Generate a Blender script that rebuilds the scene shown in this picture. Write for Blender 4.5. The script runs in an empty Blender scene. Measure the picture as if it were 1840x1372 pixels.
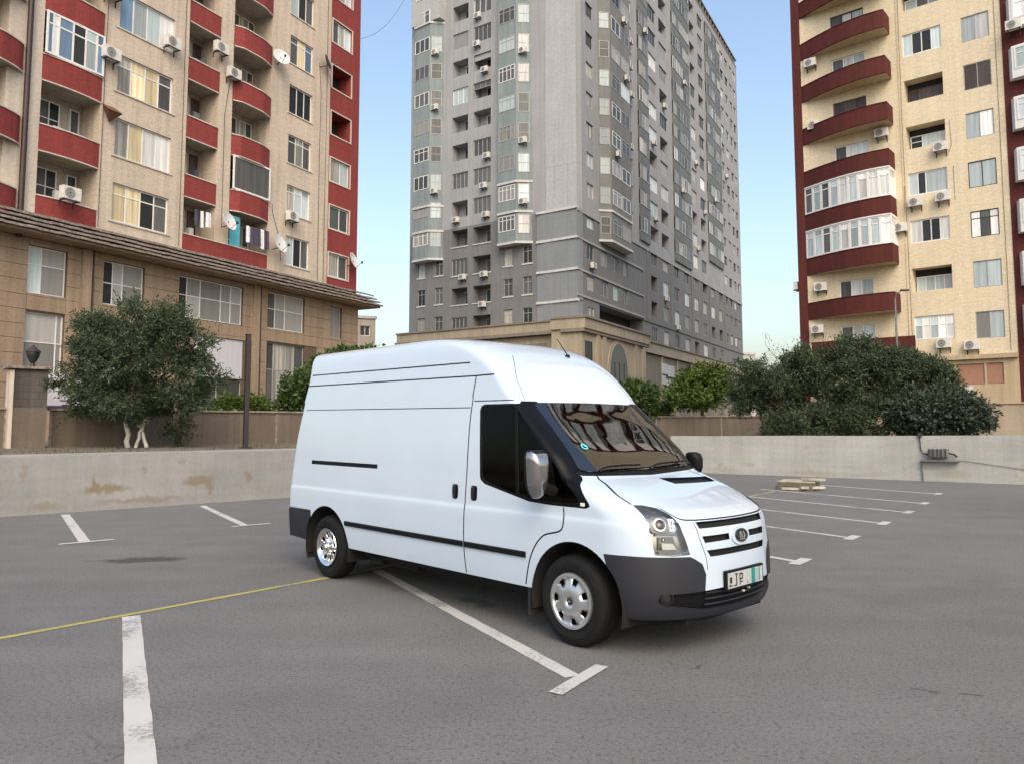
import bpy, bmesh, math, random
import numpy as np
from mathutils import Vector, Matrix
from mathutils.geometry import delaunay_2d_cdt
random.seed(7); RNG = np.random.default_rng(11)
SC = bpy.context.scene; COL = SC.collection; R = math.radians

# ---------------------------------------------------------------- camera
cam_d = bpy.data.cameras.new('camera'); cam = bpy.data.objects.new('camera', cam_d); COL.objects.link(cam)
cam_d.sensor_width = 36; cam_d.lens = 27.09; cam_d.shift_y = -0.02065; cam_d.clip_end = 3000; cam_d.clip_start = .05
cam.location = (0, 0, 1.736); cam.rotation_euler = (R(90 + 4.748), 0, 0); SC.camera = cam
# ---------------------------------------------------------------- world, sun, exposure
SUN_AZ = R(171)      # compass-like: direction towards the sun measured from +Y clockwise
SUN_EL = R(44)
W = bpy.data.worlds.new('World'); SC.world = W; W.use_nodes = True
nt = W.node_tree; bg = nt.nodes['Background']
sky = nt.nodes.new('ShaderNodeTexSky'); sky.sky_type = 'NISHITA'; sky.sun_disc = False
sky.sun_elevation = SUN_EL; sky.sun_rotation = SUN_AZ; sky.air_density = 1.35; sky.dust_density = 4.2; sky.ozone_density = 1.0
nt.links.new(sky.outputs[0], bg.inputs[0]); bg.inputs[1].default_value = 0.15
sun_d = bpy.data.lights.new('sun', 'SUN'); sun_d.energy = 0.75; sun_d.angle = R(50); sun_d.color = (1, .86, .68)
sun = bpy.data.objects.new('sun', sun_d); COL.objects.link(sun)
sdir = Vector((math.sin(SUN_AZ) * math.cos(SUN_EL), math.cos(SUN_AZ) * math.cos(SUN_EL), math.sin(SUN_EL)))
sun.rotation_euler = sdir.to_track_quat('Z', 'Y').to_euler(); sun.location = (0, 0, 60)
vs_ = SC.view_settings; vs_.view_transform = 'Standard'; vs_.look = 'None'; vs_.gamma = 1; vs_.use_curve_mapping = False
vs_.exposure = 0.9

# ---------------------------------------------------------------- materials
MATS = {}
def node(nt, t, **kw):
    n = nt.nodes.new(t)
    for k, v in kw.items(): setattr(n, k, v)
    return n
def mat(name, col, rough=.6, metal=0., var=.0, vscale=1.5, bump=0., bscale=30., coat=0., spec=.5, fine=0., fscale=60., back=None):
    """procedural principled material: base colour broken by two noise layers, plus bump"""
    m = bpy.data.materials.new(name); m.use_nodes = True; nt = m.node_tree; L = nt.links
    b = nt.nodes['Principled BSDF']
    b.inputs['Roughness'].default_value = rough; b.inputs['Metallic'].default_value = metal
    b.inputs['Coat Weight'].default_value = coat; b.inputs['Coat Roughness'].default_value = .04
    b.inputs['Specular IOR Level'].default_value = spec
    tc = node(nt, 'ShaderNodeTexCoord')
    rgb = node(nt, 'ShaderNodeRGB'); rgb.outputs[0].default_value = (*col, 1); out = rgb.outputs[0]
    for amt, sc, det in ((var, vscale, 6), (fine, fscale, 3)):
        if amt:
            nz = node(nt, 'ShaderNodeTexNoise'); nz.inputs['Scale'].default_value = sc; nz.inputs['Detail'].default_value = det
            L.new(tc.outputs['Object'], nz.inputs['Vector'])
            mr = node(nt, 'ShaderNodeMapRange'); mr.inputs[1].default_value = .25; mr.inputs[2].default_value = .75
            mr.inputs[3].default_value = 1 - amt; mr.inputs[4].default_value = 1 + amt
            L.new(nz.outputs['Fac'], mr.inputs[0])
            mx = node(nt, 'ShaderNodeMix', data_type='RGBA', blend_type='MULTIPLY'); mx.inputs[0].default_value = 1
            L.new(out, mx.inputs[6]); L.new(mr.outputs[0], mx.inputs[7]); out = mx.outputs[2]
    if back:
        g = node(nt, 'ShaderNodeNewGeometry'); mx = node(nt, 'ShaderNodeMix', data_type='RGBA')
        L.new(g.outputs['Backfacing'], mx.inputs[0]); L.new(out, mx.inputs[6]); mx.inputs[7].default_value = (*back, 1); out = mx.outputs[2]
    L.new(out, b.inputs['Base Color'])
    if bump:
        nz = node(nt, 'ShaderNodeTexNoise'); nz.inputs['Scale'].default_value = bscale; nz.inputs['Detail'].default_value = 4
        L.new(tc.outputs['Object'], nz.inputs['Vector'])
        bp = node(nt, 'ShaderNodeBump'); bp.inputs['Strength'].default_value = bump; bp.inputs['Distance'].default_value = .02
        L.new(nz.outputs['Fac'], bp.inputs['Height']); L.new(bp.outputs[0], b.inputs['Normal'])
    MATS[name] = m; return m
def wall_mat(name, col, brick=True, streak=.10, mort=.08, bw=.25, bh=.075, rough=.85, fleck=0.):
    """painted brick / plaster: fine courses, weather streaks running down, blotches"""
    m = bpy.data.materials.new(name); m.use_nodes = True; nt = m.node_tree; L = nt.links; b = nt.nodes['Principled BSDF']
    b.inputs['Roughness'].default_value = rough; b.inputs['Specular IOR Level'].default_value = .25
    tc = node(nt, 'ShaderNodeTexCoord'); sp = node(nt, 'ShaderNodeSeparateXYZ'); L.new(tc.outputs['Object'], sp.inputs[0])
    ad = node(nt, 'ShaderNodeMath', operation='ADD'); L.new(sp.outputs[0], ad.inputs[0]); L.new(sp.outputs[1], ad.inputs[1])
    cb = node(nt, 'ShaderNodeCombineXYZ'); L.new(ad.outputs[0], cb.inputs[0]); L.new(sp.outputs[2], cb.inputs[1])
    rgb = node(nt, 'ShaderNodeRGB'); rgb.outputs[0].default_value = (*col, 1); out = rgb.outputs[0]
    def mult(fac_out, lo, hi, a=.3, c=.7):
        nonlocal out
        mr = node(nt, 'ShaderNodeMapRange'); mr.inputs[1].default_value = a; mr.inputs[2].default_value = c
        mr.inputs[3].default_value = lo; mr.inputs[4].default_value = hi; L.new(fac_out, mr.inputs[0])
        mx = node(nt, 'ShaderNodeMix', data_type='RGBA', blend_type='MULTIPLY'); mx.inputs[0].default_value = 1
        L.new(out, mx.inputs[6]); L.new(mr.outputs[0], mx.inputs[7]); out = mx.outputs[2]
    nz = node(nt, 'ShaderNodeTexNoise'); nz.inputs['Scale'].default_value = .45; nz.inputs['Detail'].default_value = 8; L.new(tc.outputs['Object'], nz.inputs[0])
    mult(nz.outputs['Fac'], 1 - streak, 1 + streak * .6)
    mp = node(nt, 'ShaderNodeMapping'); mp.inputs['Scale'].default_value = (3.2, 3.2, .16); L.new(tc.outputs['Object'], mp.inputs[0])
    n2 = node(nt, 'ShaderNodeTexNoise'); n2.inputs['Scale'].default_value = 1; n2.inputs['Detail'].default_value = 5; L.new(mp.outputs[0], n2.inputs[0])
    mult(n2.outputs['Fac'], 1 - streak * 1.9, 1 + streak * .5)
    n4 = node(nt, 'ShaderNodeTexNoise'); n4.inputs['Scale'].default_value = 9; n4.inputs['Detail'].default_value = 6; L.new(tc.outputs['Object'], n4.inputs[0])
    mult(n4.outputs['Fac'], .90, 1.08)
    if brick:
        br = node(nt, 'ShaderNodeTexBrick'); br.inputs['Scale'].default_value = 1; br.inputs['Brick Width'].default_value = bw; br.inputs['Row Height'].default_value = bh
        br.inputs['Mortar Size'].default_value = .008; br.inputs['Color1'].default_value = (1, 1, 1, 1); br.inputs['Color2'].default_value = (.86, .86, .86, 1); br.inputs['Mortar'].default_value = (1 - mort * 3,) * 3 + (1,)
        L.new(cb.outputs[0], br.inputs[0])
        mx = node(nt, 'ShaderNodeMix', data_type='RGBA', blend_type='MULTIPLY'); mx.inputs[0].default_value = .8
        L.new(out, mx.inputs[6]); L.new(br.outputs[0], mx.inputs[7]); out = mx.outputs[2]
    if fleck:
        mp2 = node(nt, 'ShaderNodeMapping'); mp2.inputs['Scale'].default_value = (1.3, 1.3, 2.2); L.new(tc.outputs['Object'], mp2.inputs[0])
        n5 = node(nt, 'ShaderNodeTexNoise'); n5.inputs['Scale'].default_value = 1.5; n5.inputs['Detail'].default_value = 9; n5.inputs['Roughness'].default_value = .7; L.new(mp2.outputs[0], n5.inputs[0])
        mr = node(nt, 'ShaderNodeMapRange'); mr.inputs[1].default_value = fleck; mr.inputs[2].default_value = fleck+.015; L.new(n5.outputs['Fac'], mr.inputs[0])
        mx = node(nt, 'ShaderNodeMix', data_type='RGBA'); L.new(mr.outputs[0], mx.inputs[0]); L.new(out, mx.inputs[6]); mx.inputs[7].default_value = (.62, .55, .46, 1); out = mx.outputs[2]
    L.new(out, b.inputs['Base Color'])
    n3 = node(nt, 'ShaderNodeTexNoise'); n3.inputs['Scale'].default_value = 14; n3.inputs['Detail'].default_value = 5; L.new(tc.outputs['Object'], n3.inputs[0])
    bp = node(nt, 'ShaderNodeBump'); bp.inputs['Strength'].default_value = .25; bp.inputs['Distance'].default_value = .03
    L.new(n3.outputs['Fac'], bp.inputs['Height']); L.new(bp.outputs[0], b.inputs['Normal'])
    MATS[name] = m; return m
def glass_mat(name, col, rough=.09, fold=0., trans=0.):
    """window pane: what stands behind it (room or curtain folds) or a painted reflection, under a clear glossy sheet"""
    m = bpy.data.materials.new(name); m.use_nodes = True; nt = m.node_tree; L = nt.links; b = nt.nodes['Principled BSDF']
    b.inputs['Roughness'].default_value = .5; b.inputs['Specular IOR Level'].default_value = .2
    b.inputs['Coat Weight'].default_value = .26; b.inputs['Coat Roughness'].default_value = rough
    tc = node(nt, 'ShaderNodeTexCoord'); geo = node(nt, 'ShaderNodeNewGeometry'); oi = node(nt, 'ShaderNodeObjectInfo')
    rgb = node(nt, 'ShaderNodeRGB'); rgb.outputs[0].default_value = (*col, 1); out = rgb.outputs[0]
    mr = node(nt, 'ShaderNodeMapRange'); mr.inputs[3].default_value = .6; mr.inputs[4].default_value = 1.3; L.new(oi.outputs['Random'], mr.inputs[0])
    mx = node(nt, 'ShaderNodeMix', data_type='RGBA', blend_type='MULTIPLY'); mx.inputs[0].default_value = 1; L.new(out, mx.inputs[6]); L.new(mr.outputs[0], mx.inputs[7]); out = mx.outputs[2]
    if fold:
        mp = node(nt, 'ShaderNodeMapping'); mp.inputs['Scale'].default_value = (7, 7, .35); L.new(geo.outputs['Position'], mp.inputs[0])
        nz = node(nt, 'ShaderNodeTexNoise'); nz.inputs['Scale'].default_value = 1; nz.inputs['Detail'].default_value = 3; L.new(mp.outputs[0], nz.inputs[0])
        m2 = node(nt, 'ShaderNodeMapRange'); m2.inputs[1].default_value = .35; m2.inputs[2].default_value = .65; m2.inputs[3].default_value = 1 - fold; m2.inputs[4].default_value = 1.0; L.new(nz.outputs['Fac'], m2.inputs[0])
        mx = node(nt, 'ShaderNodeMix', data_type='RGBA', blend_type='MULTIPLY'); mx.inputs[0].default_value = 1; L.new(out, mx.inputs[6]); L.new(m2.outputs[0], mx.inputs[7]); out = mx.outputs[2]
    L.new(out, b.inputs['Base Color'])
    nz = node(nt, 'ShaderNodeTexNoise'); nz.inputs['Scale'].default_value = .9; L.new(geo.outputs['Position'], nz.inputs[0])
    bp = node(nt, 'ShaderNodeBump'); bp.inputs['Strength'].default_value = .06; bp.inputs['Distance'].default_value = .3; L.new(nz.outputs['Fac'], bp.inputs['Height']); L.new(bp.outputs[0], b.inputs['Coat Normal'])
    MATS[name] = m; return m
def tint_glass(name, tint, refl_rough=.0, ior=1.5):
    """thin tinted car glass: see-through, with Fresnel reflection on top"""
    m = bpy.data.materials.new(name); m.use_nodes = True; nt = m.node_tree; L = nt.links
    nt.nodes.remove(nt.nodes['Principled BSDF']); o = nt.nodes['Material Output']
    tr = node(nt, 'ShaderNodeBsdfTransparent'); tr.inputs[0].default_value = (*tint, 1)
    gl = node(nt, 'ShaderNodeBsdfGlossy'); gl.inputs['Roughness'].default_value = refl_rough
    fr = node(nt, 'ShaderNodeFresnel'); fr.inputs[0].default_value = ior
    tc = node(nt, 'ShaderNodeTexCoord'); nz = node(nt, 'ShaderNodeTexNoise'); nz.inputs['Scale'].default_value = 2.2; L.new(tc.outputs['Object'], nz.inputs[0])
    bp = node(nt, 'ShaderNodeBump'); bp.inputs['Strength'].default_value = .05; bp.inputs['Distance'].default_value = .05; L.new(nz.outputs['Fac'], bp.inputs['Height']); L.new(bp.outputs[0], gl.inputs['Normal'])
    ms = node(nt, 'ShaderNodeMixShader'); L.new(fr.outputs[0], ms.inputs[0]); L.new(tr.outputs[0], ms.inputs[1]); L.new(gl.outputs[0], ms.inputs[2]); L.new(ms.outputs[0], o.inputs[0])
    MATS[name] = m; return m

# ---------------------------------------------------------------- mesh helpers
class MB:
    def __init__(s): s.v = []; s.f = []
    def quad(s, a, b, c, d):
        n = len(s.v); s.v += [a, b, c, d]; s.f.append((n, n+1, n+2, n+3)); return s
    def box(s, x0, x1, y0, y1, z0, z1, M=None):
        n = len(s.v); P = [(x, y, z) for z in (z0, z1) for y in (y0, y1) for x in (x0, x1)]
        if M is not None: P = [tuple(M @ Vector(p)) for p in P]
        s.v += P
        for q in ((0, 2, 3, 1), (4, 5, 7, 6), (0, 1, 5, 4), (2, 6, 7, 3), (0, 4, 6, 2), (1, 3, 7, 5)): s.f.append(tuple(n+i for i in q))
        return s
    def prism(s, poly, z0, z1, M=None):
        """poly: (x,y) counter-clockwise"""
        n = len(s.v); k = len(poly); P = [(x, y, z0) for x, y in poly] + [(x, y, z1) for x, y in poly]
        if M is not None: P = [tuple(M @ Vector(p)) for p in P]
        s.v += P; s.f.append(tuple(range(n+k-1, n-1, -1))); s.f.append(tuple(range(n+k, n+2*k)))
        for i in range(k): j = (i+1) % k; s.f.append((n+i, n+j, n+k+j, n+k+i))
        return s
    def tube(s, path, rad, seg=8, cap=True):
        path = [Vector(p) for p in path]; rad = rad if hasattr(rad, '__len__') else [rad]*len(path); n0 = len(s.v); up = None
        for i, p in enumerate(path):
            d = (path[min(i+1, len(path)-1)] - path[max(i-1, 0)]).normalized()
            if up is None: up = d.orthogonal().normalized()
            up = (up - d*up.dot(d)).normalized(); w = d.cross(up)
            for k in range(seg):
                a = 2*math.pi*k/seg; s.v.append(tuple(p + (up*math.cos(a) + w*math.sin(a))*rad[i]))
        for i in range(len(path)-1):
            for k in range(seg):
                a = n0+i*seg+k; b = n0+i*seg+(k+1) % seg; s.f.append((a, b, b+seg, a+seg))
        if cap:
            s.f.append(tuple(n0+k for k in range(seg-1, -1, -1))); e = n0+(len(path)-1)*seg; s.f.append(tuple(e+k for k in range(seg)))
        return s
    def lathe(s, prof, seg=24, M=None, close=False):
        """prof: (r, z) pairs turned about z"""
        n0 = len(s.v)
        for r, z in prof:
            for k in range(seg):
                a = 2*math.pi*k/seg; p = Vector((r*math.cos(a), r*math.sin(a), z))
                s.v.append(tuple(M @ p if M is not None else p))
        m = len(prof)
        for i in range(m if close else m-1):
            for k in range(seg):
                a = n0+i*seg+k; b = n0+i*seg+(k+1) % seg; c = n0+((i+1) % m)*seg+(k+1) % seg; d = n0+((i+1) % m)*seg+k
                s.f.append((a, b, c, d))
        return s
    def mesh(s, name):
        me = bpy.data.meshes.new(name); me.from_pydata(s.v, [], s.f); me.update(); return me
    def build(s, name, m, parent=None, smooth=None, bevel=0):
        return link(name, s.mesh(name), m, parent, smooth, bevel)
def link(name, me, m, parent=None, smooth=None, bevel=0):
    o = bpy.data.objects.new(name, me); COL.objects.link(o)
    if m is not None and not me.materials: me.materials.append(MATS[m] if isinstance(m, str) else m)
    if smooth:
        me.polygons.foreach_set('use_smooth', [True]*len(me.polygons)); me.set_sharp_from_angle(angle=R(smooth))
    if bevel:
        b = o.modifiers.new('bevel', 'BEVEL'); b.width = bevel; b.segments = 2; b.limit_method = 'ANGLE'; b.angle_limit = R(40)
    if parent is not None: o.parent = parent
    return o
def tag(o, label=None, cat=None, group=None, kind=None):
    if label: o['label'] = label
    if cat: o['category'] = cat
    if group: o['group'] = group
    if kind: o['kind'] = kind
    return o
def empty(name, loc=(0, 0, 0), rz=0, label=None, cat=None, group=None):
    o = bpy.data.objects.new(name, None); COL.objects.link(o); o.empty_display_size = .2
    o.location = loc; o.rotation_euler = (0, 0, rz); return tag(o, label, cat, group)
def copy_tree(o, parent=None):
    c = o.copy(); COL.objects.link(c); c.parent = parent
    for ch in list(o.children): copy_tree(ch, c)
    return c
UNIT = {}
def unit_box(m):
    if m not in UNIT:
        UNIT[m] = MB().box(0, 1, 0, 1, 0, 1).mesh('pane'); UNIT[m].materials.append(MATS[m])
    return UNIT[m]
def pane(parent, m, x0, x1, y0, y1, z0, z1, name='pane'):
    o = bpy.data.objects.new(name, unit_box(m)); COL.objects.link(o); o.parent = parent
    o.location = (x0, y0, z0); o.scale = (x1-x0, y1-y0, z1-z0); return o

# materials of the place
mat('paint_white', (.475, .56, .655), .33, var=.025, vscale=2, coat=1.0, back=(.03, .03, .03))
mat('plastic_dark', (.0115, .0125, .018), .55, var=.15, vscale=6, bump=.05, bscale=200)
mat('plastic_black', (.005, .005, .006), .5, var=.2, vscale=8, spec=.2)
mat('trim_black', (.004, .004, .005), .28, var=.2, vscale=5, spec=.14)
mat('gloss_black', (.006, .006, .008), .08, var=.2, vscale=5, coat=.5)
mat('seam', (.02, .02, .022), .7, var=.2, vscale=20)
mat('tyre', (.0065, .0065, .0075), .75, var=.2, vscale=9, bump=.15, bscale=60, spec=.25)
mat('silver', (.55, .57, .58), .28, .85, var=.06, vscale=8)
mat('chrome', (.80, .80, .80), .10, 1, var=.05, vscale=8)
mat('mirror_grey', (.36, .36, .37), .16, .9, var=.1, vscale=6)
mat('rubber', (.012, .012, .012), .8, var=.2, vscale=8)
mat('under', (.004, .004, .004), .9, var=.2, vscale=5)
mat('seat_cloth', (.035, .037, .042), .9, var=.2, vscale=12, bump=.1, bscale=90)
mat('gold_sparkle', (.60, .46, .22), .15, var=.1, vscale=20, coat=.5)
mat('lamp_grey', (.42, .44, .48), .14, .8, var=.15, vscale=12)
mat('plate_pale', (.40, .41, .40), .35, var=.12, vscale=30)
mat('plate_white', (.62, .63, .62), .35, var=.06, vscale=20)
mat('plate_green', (.02, .22, .20), .35, var=.1, vscale=20)
mat('ink', (.015, .015, .015), .5, var=.1, vscale=20)
mat('teal', (.10, .55, .62), .4, var=.1, vscale=20)
tint_glass('screen_glass', (.34, .40, .41), ior=2.3); tint_glass('side_glass', (.045, .048, .055), ior=1.25); tint_glass('lamp_glass', (.9, .92, .94), ior=1.45)
wall_mat('cream_l', (.575, .485, .395)); wall_mat('red_l', (.245, .048, .044), streak=.08); wall_mat('cream_pl', (.56, .49, .41), brick=False)
wall_mat('loggia_l', (.42, .38, .32), brick=False); wall_mat('cap_l', (.55, .50, .44), brick=False)
wall_mat('stone_l', (.30, .225, .16), brick=False, streak=.12); wall_mat('joint_l', (.12, .085, .06), brick=False)
wall_mat('cream_r', (.69, .595, .43), streak=.05); wall_mat('red_r', (.098, .024, .020), streak=.12, fleck=.735); wall_mat('soffit_r', (.55, .44, .29), brick=False); wall_mat('stone_r', (.42, .33, .22), brick=False)
wall_mat('grey_t', (.312, .318, .326), brick=False, streak=.08); wall_mat('grey_pale', (.372, .378, .382), brick=False, streak=.05); wall_mat('grey_low', (.178, .179, .183), brick=False, streak=.08)
wall_mat('slate_bay', (.185, .190, .185), brick=False, streak=.10); wall_mat('blue_t', (.215, .255, .262), brick=False, streak=.10); wall_mat('slate_t', (.205, .225, .245), brick=False, streak=.05); wall_mat('green_glass', (.155, .165, .155), brick=False, streak=.15, rough=.6)
wall_mat('trim_t', (.50, .50, .49), brick=False, streak=.06); wall_mat('podium', (.335, .29, .22), brick=False, streak=.09); wall_mat('podium_dark', (.215, .185, .15), brick=False)
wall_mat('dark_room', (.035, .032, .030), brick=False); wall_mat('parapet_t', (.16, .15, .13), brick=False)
wall_mat('far_wall', (.42, .38, .33), brick=False); wall_mat('far_white', (.52, .51, .5), brick=False)
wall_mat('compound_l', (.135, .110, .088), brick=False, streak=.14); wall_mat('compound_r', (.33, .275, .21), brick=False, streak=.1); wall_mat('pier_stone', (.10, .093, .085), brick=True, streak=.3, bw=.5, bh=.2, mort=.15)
mat('eave_tile', (.20, .168, .145), .85, var=.45, vscale=5, fine=.4, fscale=14, bump=.4, bscale=14)
mat('pipe_brown', (.035, .016, .014), .5, var=.2, vscale=4)
mat('frame_white', (.66, .66, .65), .45, var=.05, vscale=3); mat('frame_dark', (.030, .028, .026), .5, var=.1, vscale=3); mat('frame_grey', (.30, .30, .29), .5, var=.1, vscale=3); mat('frame_brown', (.09, .055, .042), .55, var=.15, vscale=3)
glass_mat('g_dark', (.020, .022, .024)); glass_mat('g_grey', (.105, .108, .108), fold=.35); glass_mat('g_curtain', (.42, .41, .37), fold=.5); glass_mat('g_white', (.74, .75, .74), fold=.3)
glass_mat('g_gold_refl', (.78, .66, .42), fold=.35); glass_mat('g_blue_refl', (.14, .22, .33), fold=.15); glass_mat('g_pale', (.48, .56, .58), fold=.22); glass_mat('g_frost', (.30, .295, .28), rough=.15, fold=.12); glass_mat('g_brown', (.085, .062, .055), fold=.35)  # cream and blue panes: yellow and blue reflections put into their colour
glass_mat('poster', (.46, .46, .50), rough=.3, fold=.06); mat('shutter', (.30, .155, .10), .7, var=.08, vscale=4)
mat('ac_white', (.55, .54, .51), .55, var=.12, vscale=5); mat('ac_dark', (.02, .02, .02), .6, var=.2, vscale=9); mat('rust', (.13, .06, .035), .8, var=.3, vscale=9)
mat('dish', (.55, .55, .54), .5, var=.1, vscale=4); mat('dish_dark', (.02, .02, .022), .5, var=.1, vscale=4)
mat('cloth_w', (.60, .60, .62), .9, var=.1, vscale=6); mat('cloth_d', (.05, .045, .075), .9, var=.2, vscale=6); mat('cloth_r', (.28, .03, .05), .9, var=.2, vscale=6); mat('door_blue', (.08, .36, .46), .5, var=.08, vscale=4)
mat('bark', (.085, .062, .045), .9, var=.35, vscale=8, bump=.6, bscale=25); mat('bark_white', (.50, .47, .43), .9, var=.25, vscale=8, bump=.5, bscale=25)
mat('pole_dark', (.022, .016, .014), .6, var=.2, vscale=4); mat('metal_grey', (.17, .175, .18), .5, .5, var=.2, vscale=6); mat('wood_pale', (.36, .33, .26), .85, var=.35, vscale=6, bump=.3, bscale=20); mat('wood_dark', (.10, .09, .065), .9, var=.35, vscale=6)
# ================================================================ ground and retaining walls
def asphalt(name):
    m = bpy.data.materials.new(name); m.use_nodes = True; nt = m.node_tree; L = nt.links; b = nt.nodes['Principled BSDF']
    b.inputs['Roughness'].default_value = .82; b.inputs['Specular IOR Level'].default_value = .3
    g = node(nt, 'ShaderNodeNewGeometry'); P = g.outputs['Position']
    rgb = node(nt, 'ShaderNodeRGB'); rgb.outputs[0].default_value = (.133, .133, .131, 1); out = rgb.outputs[0]
    def noise(sc, det=4, vec=P, rough=.5):
        n = node(nt, 'ShaderNodeTexNoise'); n.inputs['Scale'].default_value = sc; n.inputs['Detail'].default_value = det; n.inputs['Roughness'].default_value = rough; L.new(vec, n.inputs[0]); return n.outputs['Fac']
    def rng(o, a, c, lo, hi):
        mr = node(nt, 'ShaderNodeMapRange'); mr.inputs[1].default_value = a; mr.inputs[2].default_value = c; mr.inputs[3].default_value = lo; mr.inputs[4].default_value = hi; L.new(o, mr.inputs[0]); return mr.outputs[0]
    def mul(f):
        nonlocal out
        mx = node(nt, 'ShaderNodeMix', data_type='RGBA', blend_type='MULTIPLY'); mx.inputs[0].default_value = 1; L.new(out, mx.inputs[6]); L.new(f, mx.inputs[7]); out = mx.outputs[2]
    mul(rng(noise(.22, 5), .3, .7, .90, 1.10)); mul(rng(noise(1.6, 6), .3, .7, .93, 1.07))
    mul(rng(noise(55, 3, rough=.7), .30, .70, .70, 1.28)); mul(rng(noise(34, 2), .54, .68, 1.03, .66)); mul(rng(noise(160, 2), .3, .7, .75, 1.2))
    mp = node(nt, 'ShaderNodeMapping'); mp.inputs['Rotation'].default_value = (0, 0, R(51)); mp.inputs['Scale'].default_value = (.12, 2.2, 1); L.new(P, mp.inputs[0])
    mul(rng(noise(1, 5, mp.outputs[0]), .35, .7, 1.04, .92))
    vo = node(nt, 'ShaderNodeTexVoronoi'); vo.inputs['Scale'].default_value = 34; L.new(P, vo.inputs[0]); mul(rng(vo.outputs['Distance'], .0, .16, .72, 1))
    wc = node(nt, 'ShaderNodeTexNoise'); wc.inputs['Scale'].default_value = 2.5; wc.inputs['Detail'].default_value = 5; L.new(P, wc.inputs[0])
    cv = node(nt, 'ShaderNodeVectorMath', operation='MULTIPLY_ADD'); L.new(wc.outputs['Color'], cv.inputs[0]); cv.inputs[1].default_value = (.5, .5, 0); L.new(P, cv.inputs[2])
    ve = node(nt, 'ShaderNodeTexVoronoi', feature='DISTANCE_TO_EDGE'); ve.inputs['Scale'].default_value = .33; L.new(cv.outputs[0], ve.inputs[0])
    cm = node(nt, 'ShaderNodeMath', operation='MULTIPLY'); L.new(rng(ve.outputs['Distance'], .0015, .006, 1, 0), cm.inputs[0]); L.new(rng(noise(.55, 2), .58, .66, 0, .35), cm.inputs[1]); mul(rng(cm.outputs[0], 0, 1, 1, .35))
    # oil and damp stains with ragged edges
    wob = node(nt, 'ShaderNodeTexNoise'); wob.inputs['Scale'].default_value = 5; wob.inputs['Detail'].default_value = 5; L.new(P, wob.inputs[0])
    wv = node(nt, 'ShaderNodeVectorMath', operation='MULTIPLY_ADD'); L.new(wob.outputs['Color'], wv.inputs[0]); wv.inputs[1].default_value = (.35, .35, 0); L.new(P, wv.inputs[2])
    for cx, cy, rx, ry, rot, dark in ((-4.75, 10.15, .50, .24, 10, .42), (-5.25, 10.1, .30, .06, 15, .72), (2.98, 5.17, .11, .035, -20, .45), (2.72, 5.24, .10, .02, -20, .6), (1.32, 5.70, .06, .02, 40, .55), (-.35, 7.75, .28, .10, -50, .6), (3.3, 5.0, .05, .02, 0, .5), (-1.6, 12.0, .9, .15, 40, .85), (4.5, 8.2, 1.4, .3, 35, .93)):
        mp = node(nt, 'ShaderNodeMapping', vector_type='TEXTURE'); mp.inputs['Location'].default_value = (cx+.175, cy+.175, 0); mp.inputs['Rotation'].default_value = (0, 0, R(rot)); mp.inputs['Scale'].default_value = (rx, ry, 1); L.new(wv.outputs[0], mp.inputs[0])
        ln = node(nt, 'ShaderNodeVectorMath', operation='LENGTH'); L.new(mp.outputs[0], ln.inputs[0]); mul(rng(ln.outputs['Value'], .75, 1.1, dark, 1))
    L.new(out, b.inputs['Base Color'])
    bp = node(nt, 'ShaderNodeBump'); bp.inputs['Strength'].default_value = .45; bp.inputs['Distance'].default_value = .006; L.new(noise(90, 4, rough=.7), bp.inputs['Height']); L.new(bp.outputs[0], b.inputs['Normal'])
    MATS[name] = m
asphalt('asphalt')
mat('earth', (.12, .10, .075), .95, var=.3, vscale=.8, fine=.3, fscale=9, bump=.6, bscale=12)
mat('concrete_strip', (.27, .255, .235), .9, var=.15, vscale=1.2, fine=.12, fscale=20, bump=.2, bscale=20)
def paint_mat(name, col, wear):
    m = mat(name, col, .7, var=.05, vscale=3); nt = m.node_tree; L = nt.links; b = nt.nodes['Principled BSDF']
    src = b.inputs['Base Color'].links[0].from_socket; g = node(nt, 'ShaderNodeNewGeometry')
    nz = node(nt, 'ShaderNodeTexNoise'); nz.inputs['Scale'].default_value = 30; nz.inputs['Detail'].default_value = 6; nz.inputs['Roughness'].default_value = .7; L.new(g.outputs['Position'], nz.inputs[0])
    n2 = node(nt, 'ShaderNodeTexNoise'); n2.inputs['Scale'].default_value = 1.6; L.new(g.outputs['Position'], n2.inputs[0])
    a = node(nt, 'ShaderNodeMath', operation='ADD'); L.new(nz.outputs['Fac'], a.inputs[0]); L.new(n2.outputs['Fac'], a.inputs[1])
    mr = node(nt, 'ShaderNodeMapRange'); mr.inputs[1].default_value = wear; mr.inputs[2].default_value = wear+.16; mr.inputs[3].default_value = 0; mr.inputs[4].default_value = .8; L.new(a.outputs[0], mr.inputs[0])
    mx = node(nt, 'ShaderNodeMix', data_type='RGBA'); L.new(mr.outputs[0], mx.inputs[0]); L.new(src, mx.inputs[6]); mx.inputs[7].default_value = (.15, .145, .14, 1); L.new(mx.outputs[2], b.inputs['Base Color'])
paint_mat('line_white', (.44, .435, .42), 1.06); paint_mat('line_yellow', (.34, .29, .085), 1.04); paint_mat('line_faint', (.46, .46, .47), 1.0)
def sheet(name, poly, z, m, kind='structure'):
    n = len(poly); me = bpy.data.meshes.new(name); me.from_pydata([(x, y, z) for x, y in poly], [], [tuple(range(n))]); me.update()
    return tag(link(name, me, m), kind=kind)
sheet('ground', [(-1500, -1500), (1500, -1500), (1500, 1500), (-1500, 1500)], -.008, 'earth')
KX, KY = 5.94, 29.0                                    # where the two retaining walls meet
LD = Vector((-.740, -.672)); RD = Vector((.824, -.566)) # directions away from that corner
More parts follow.
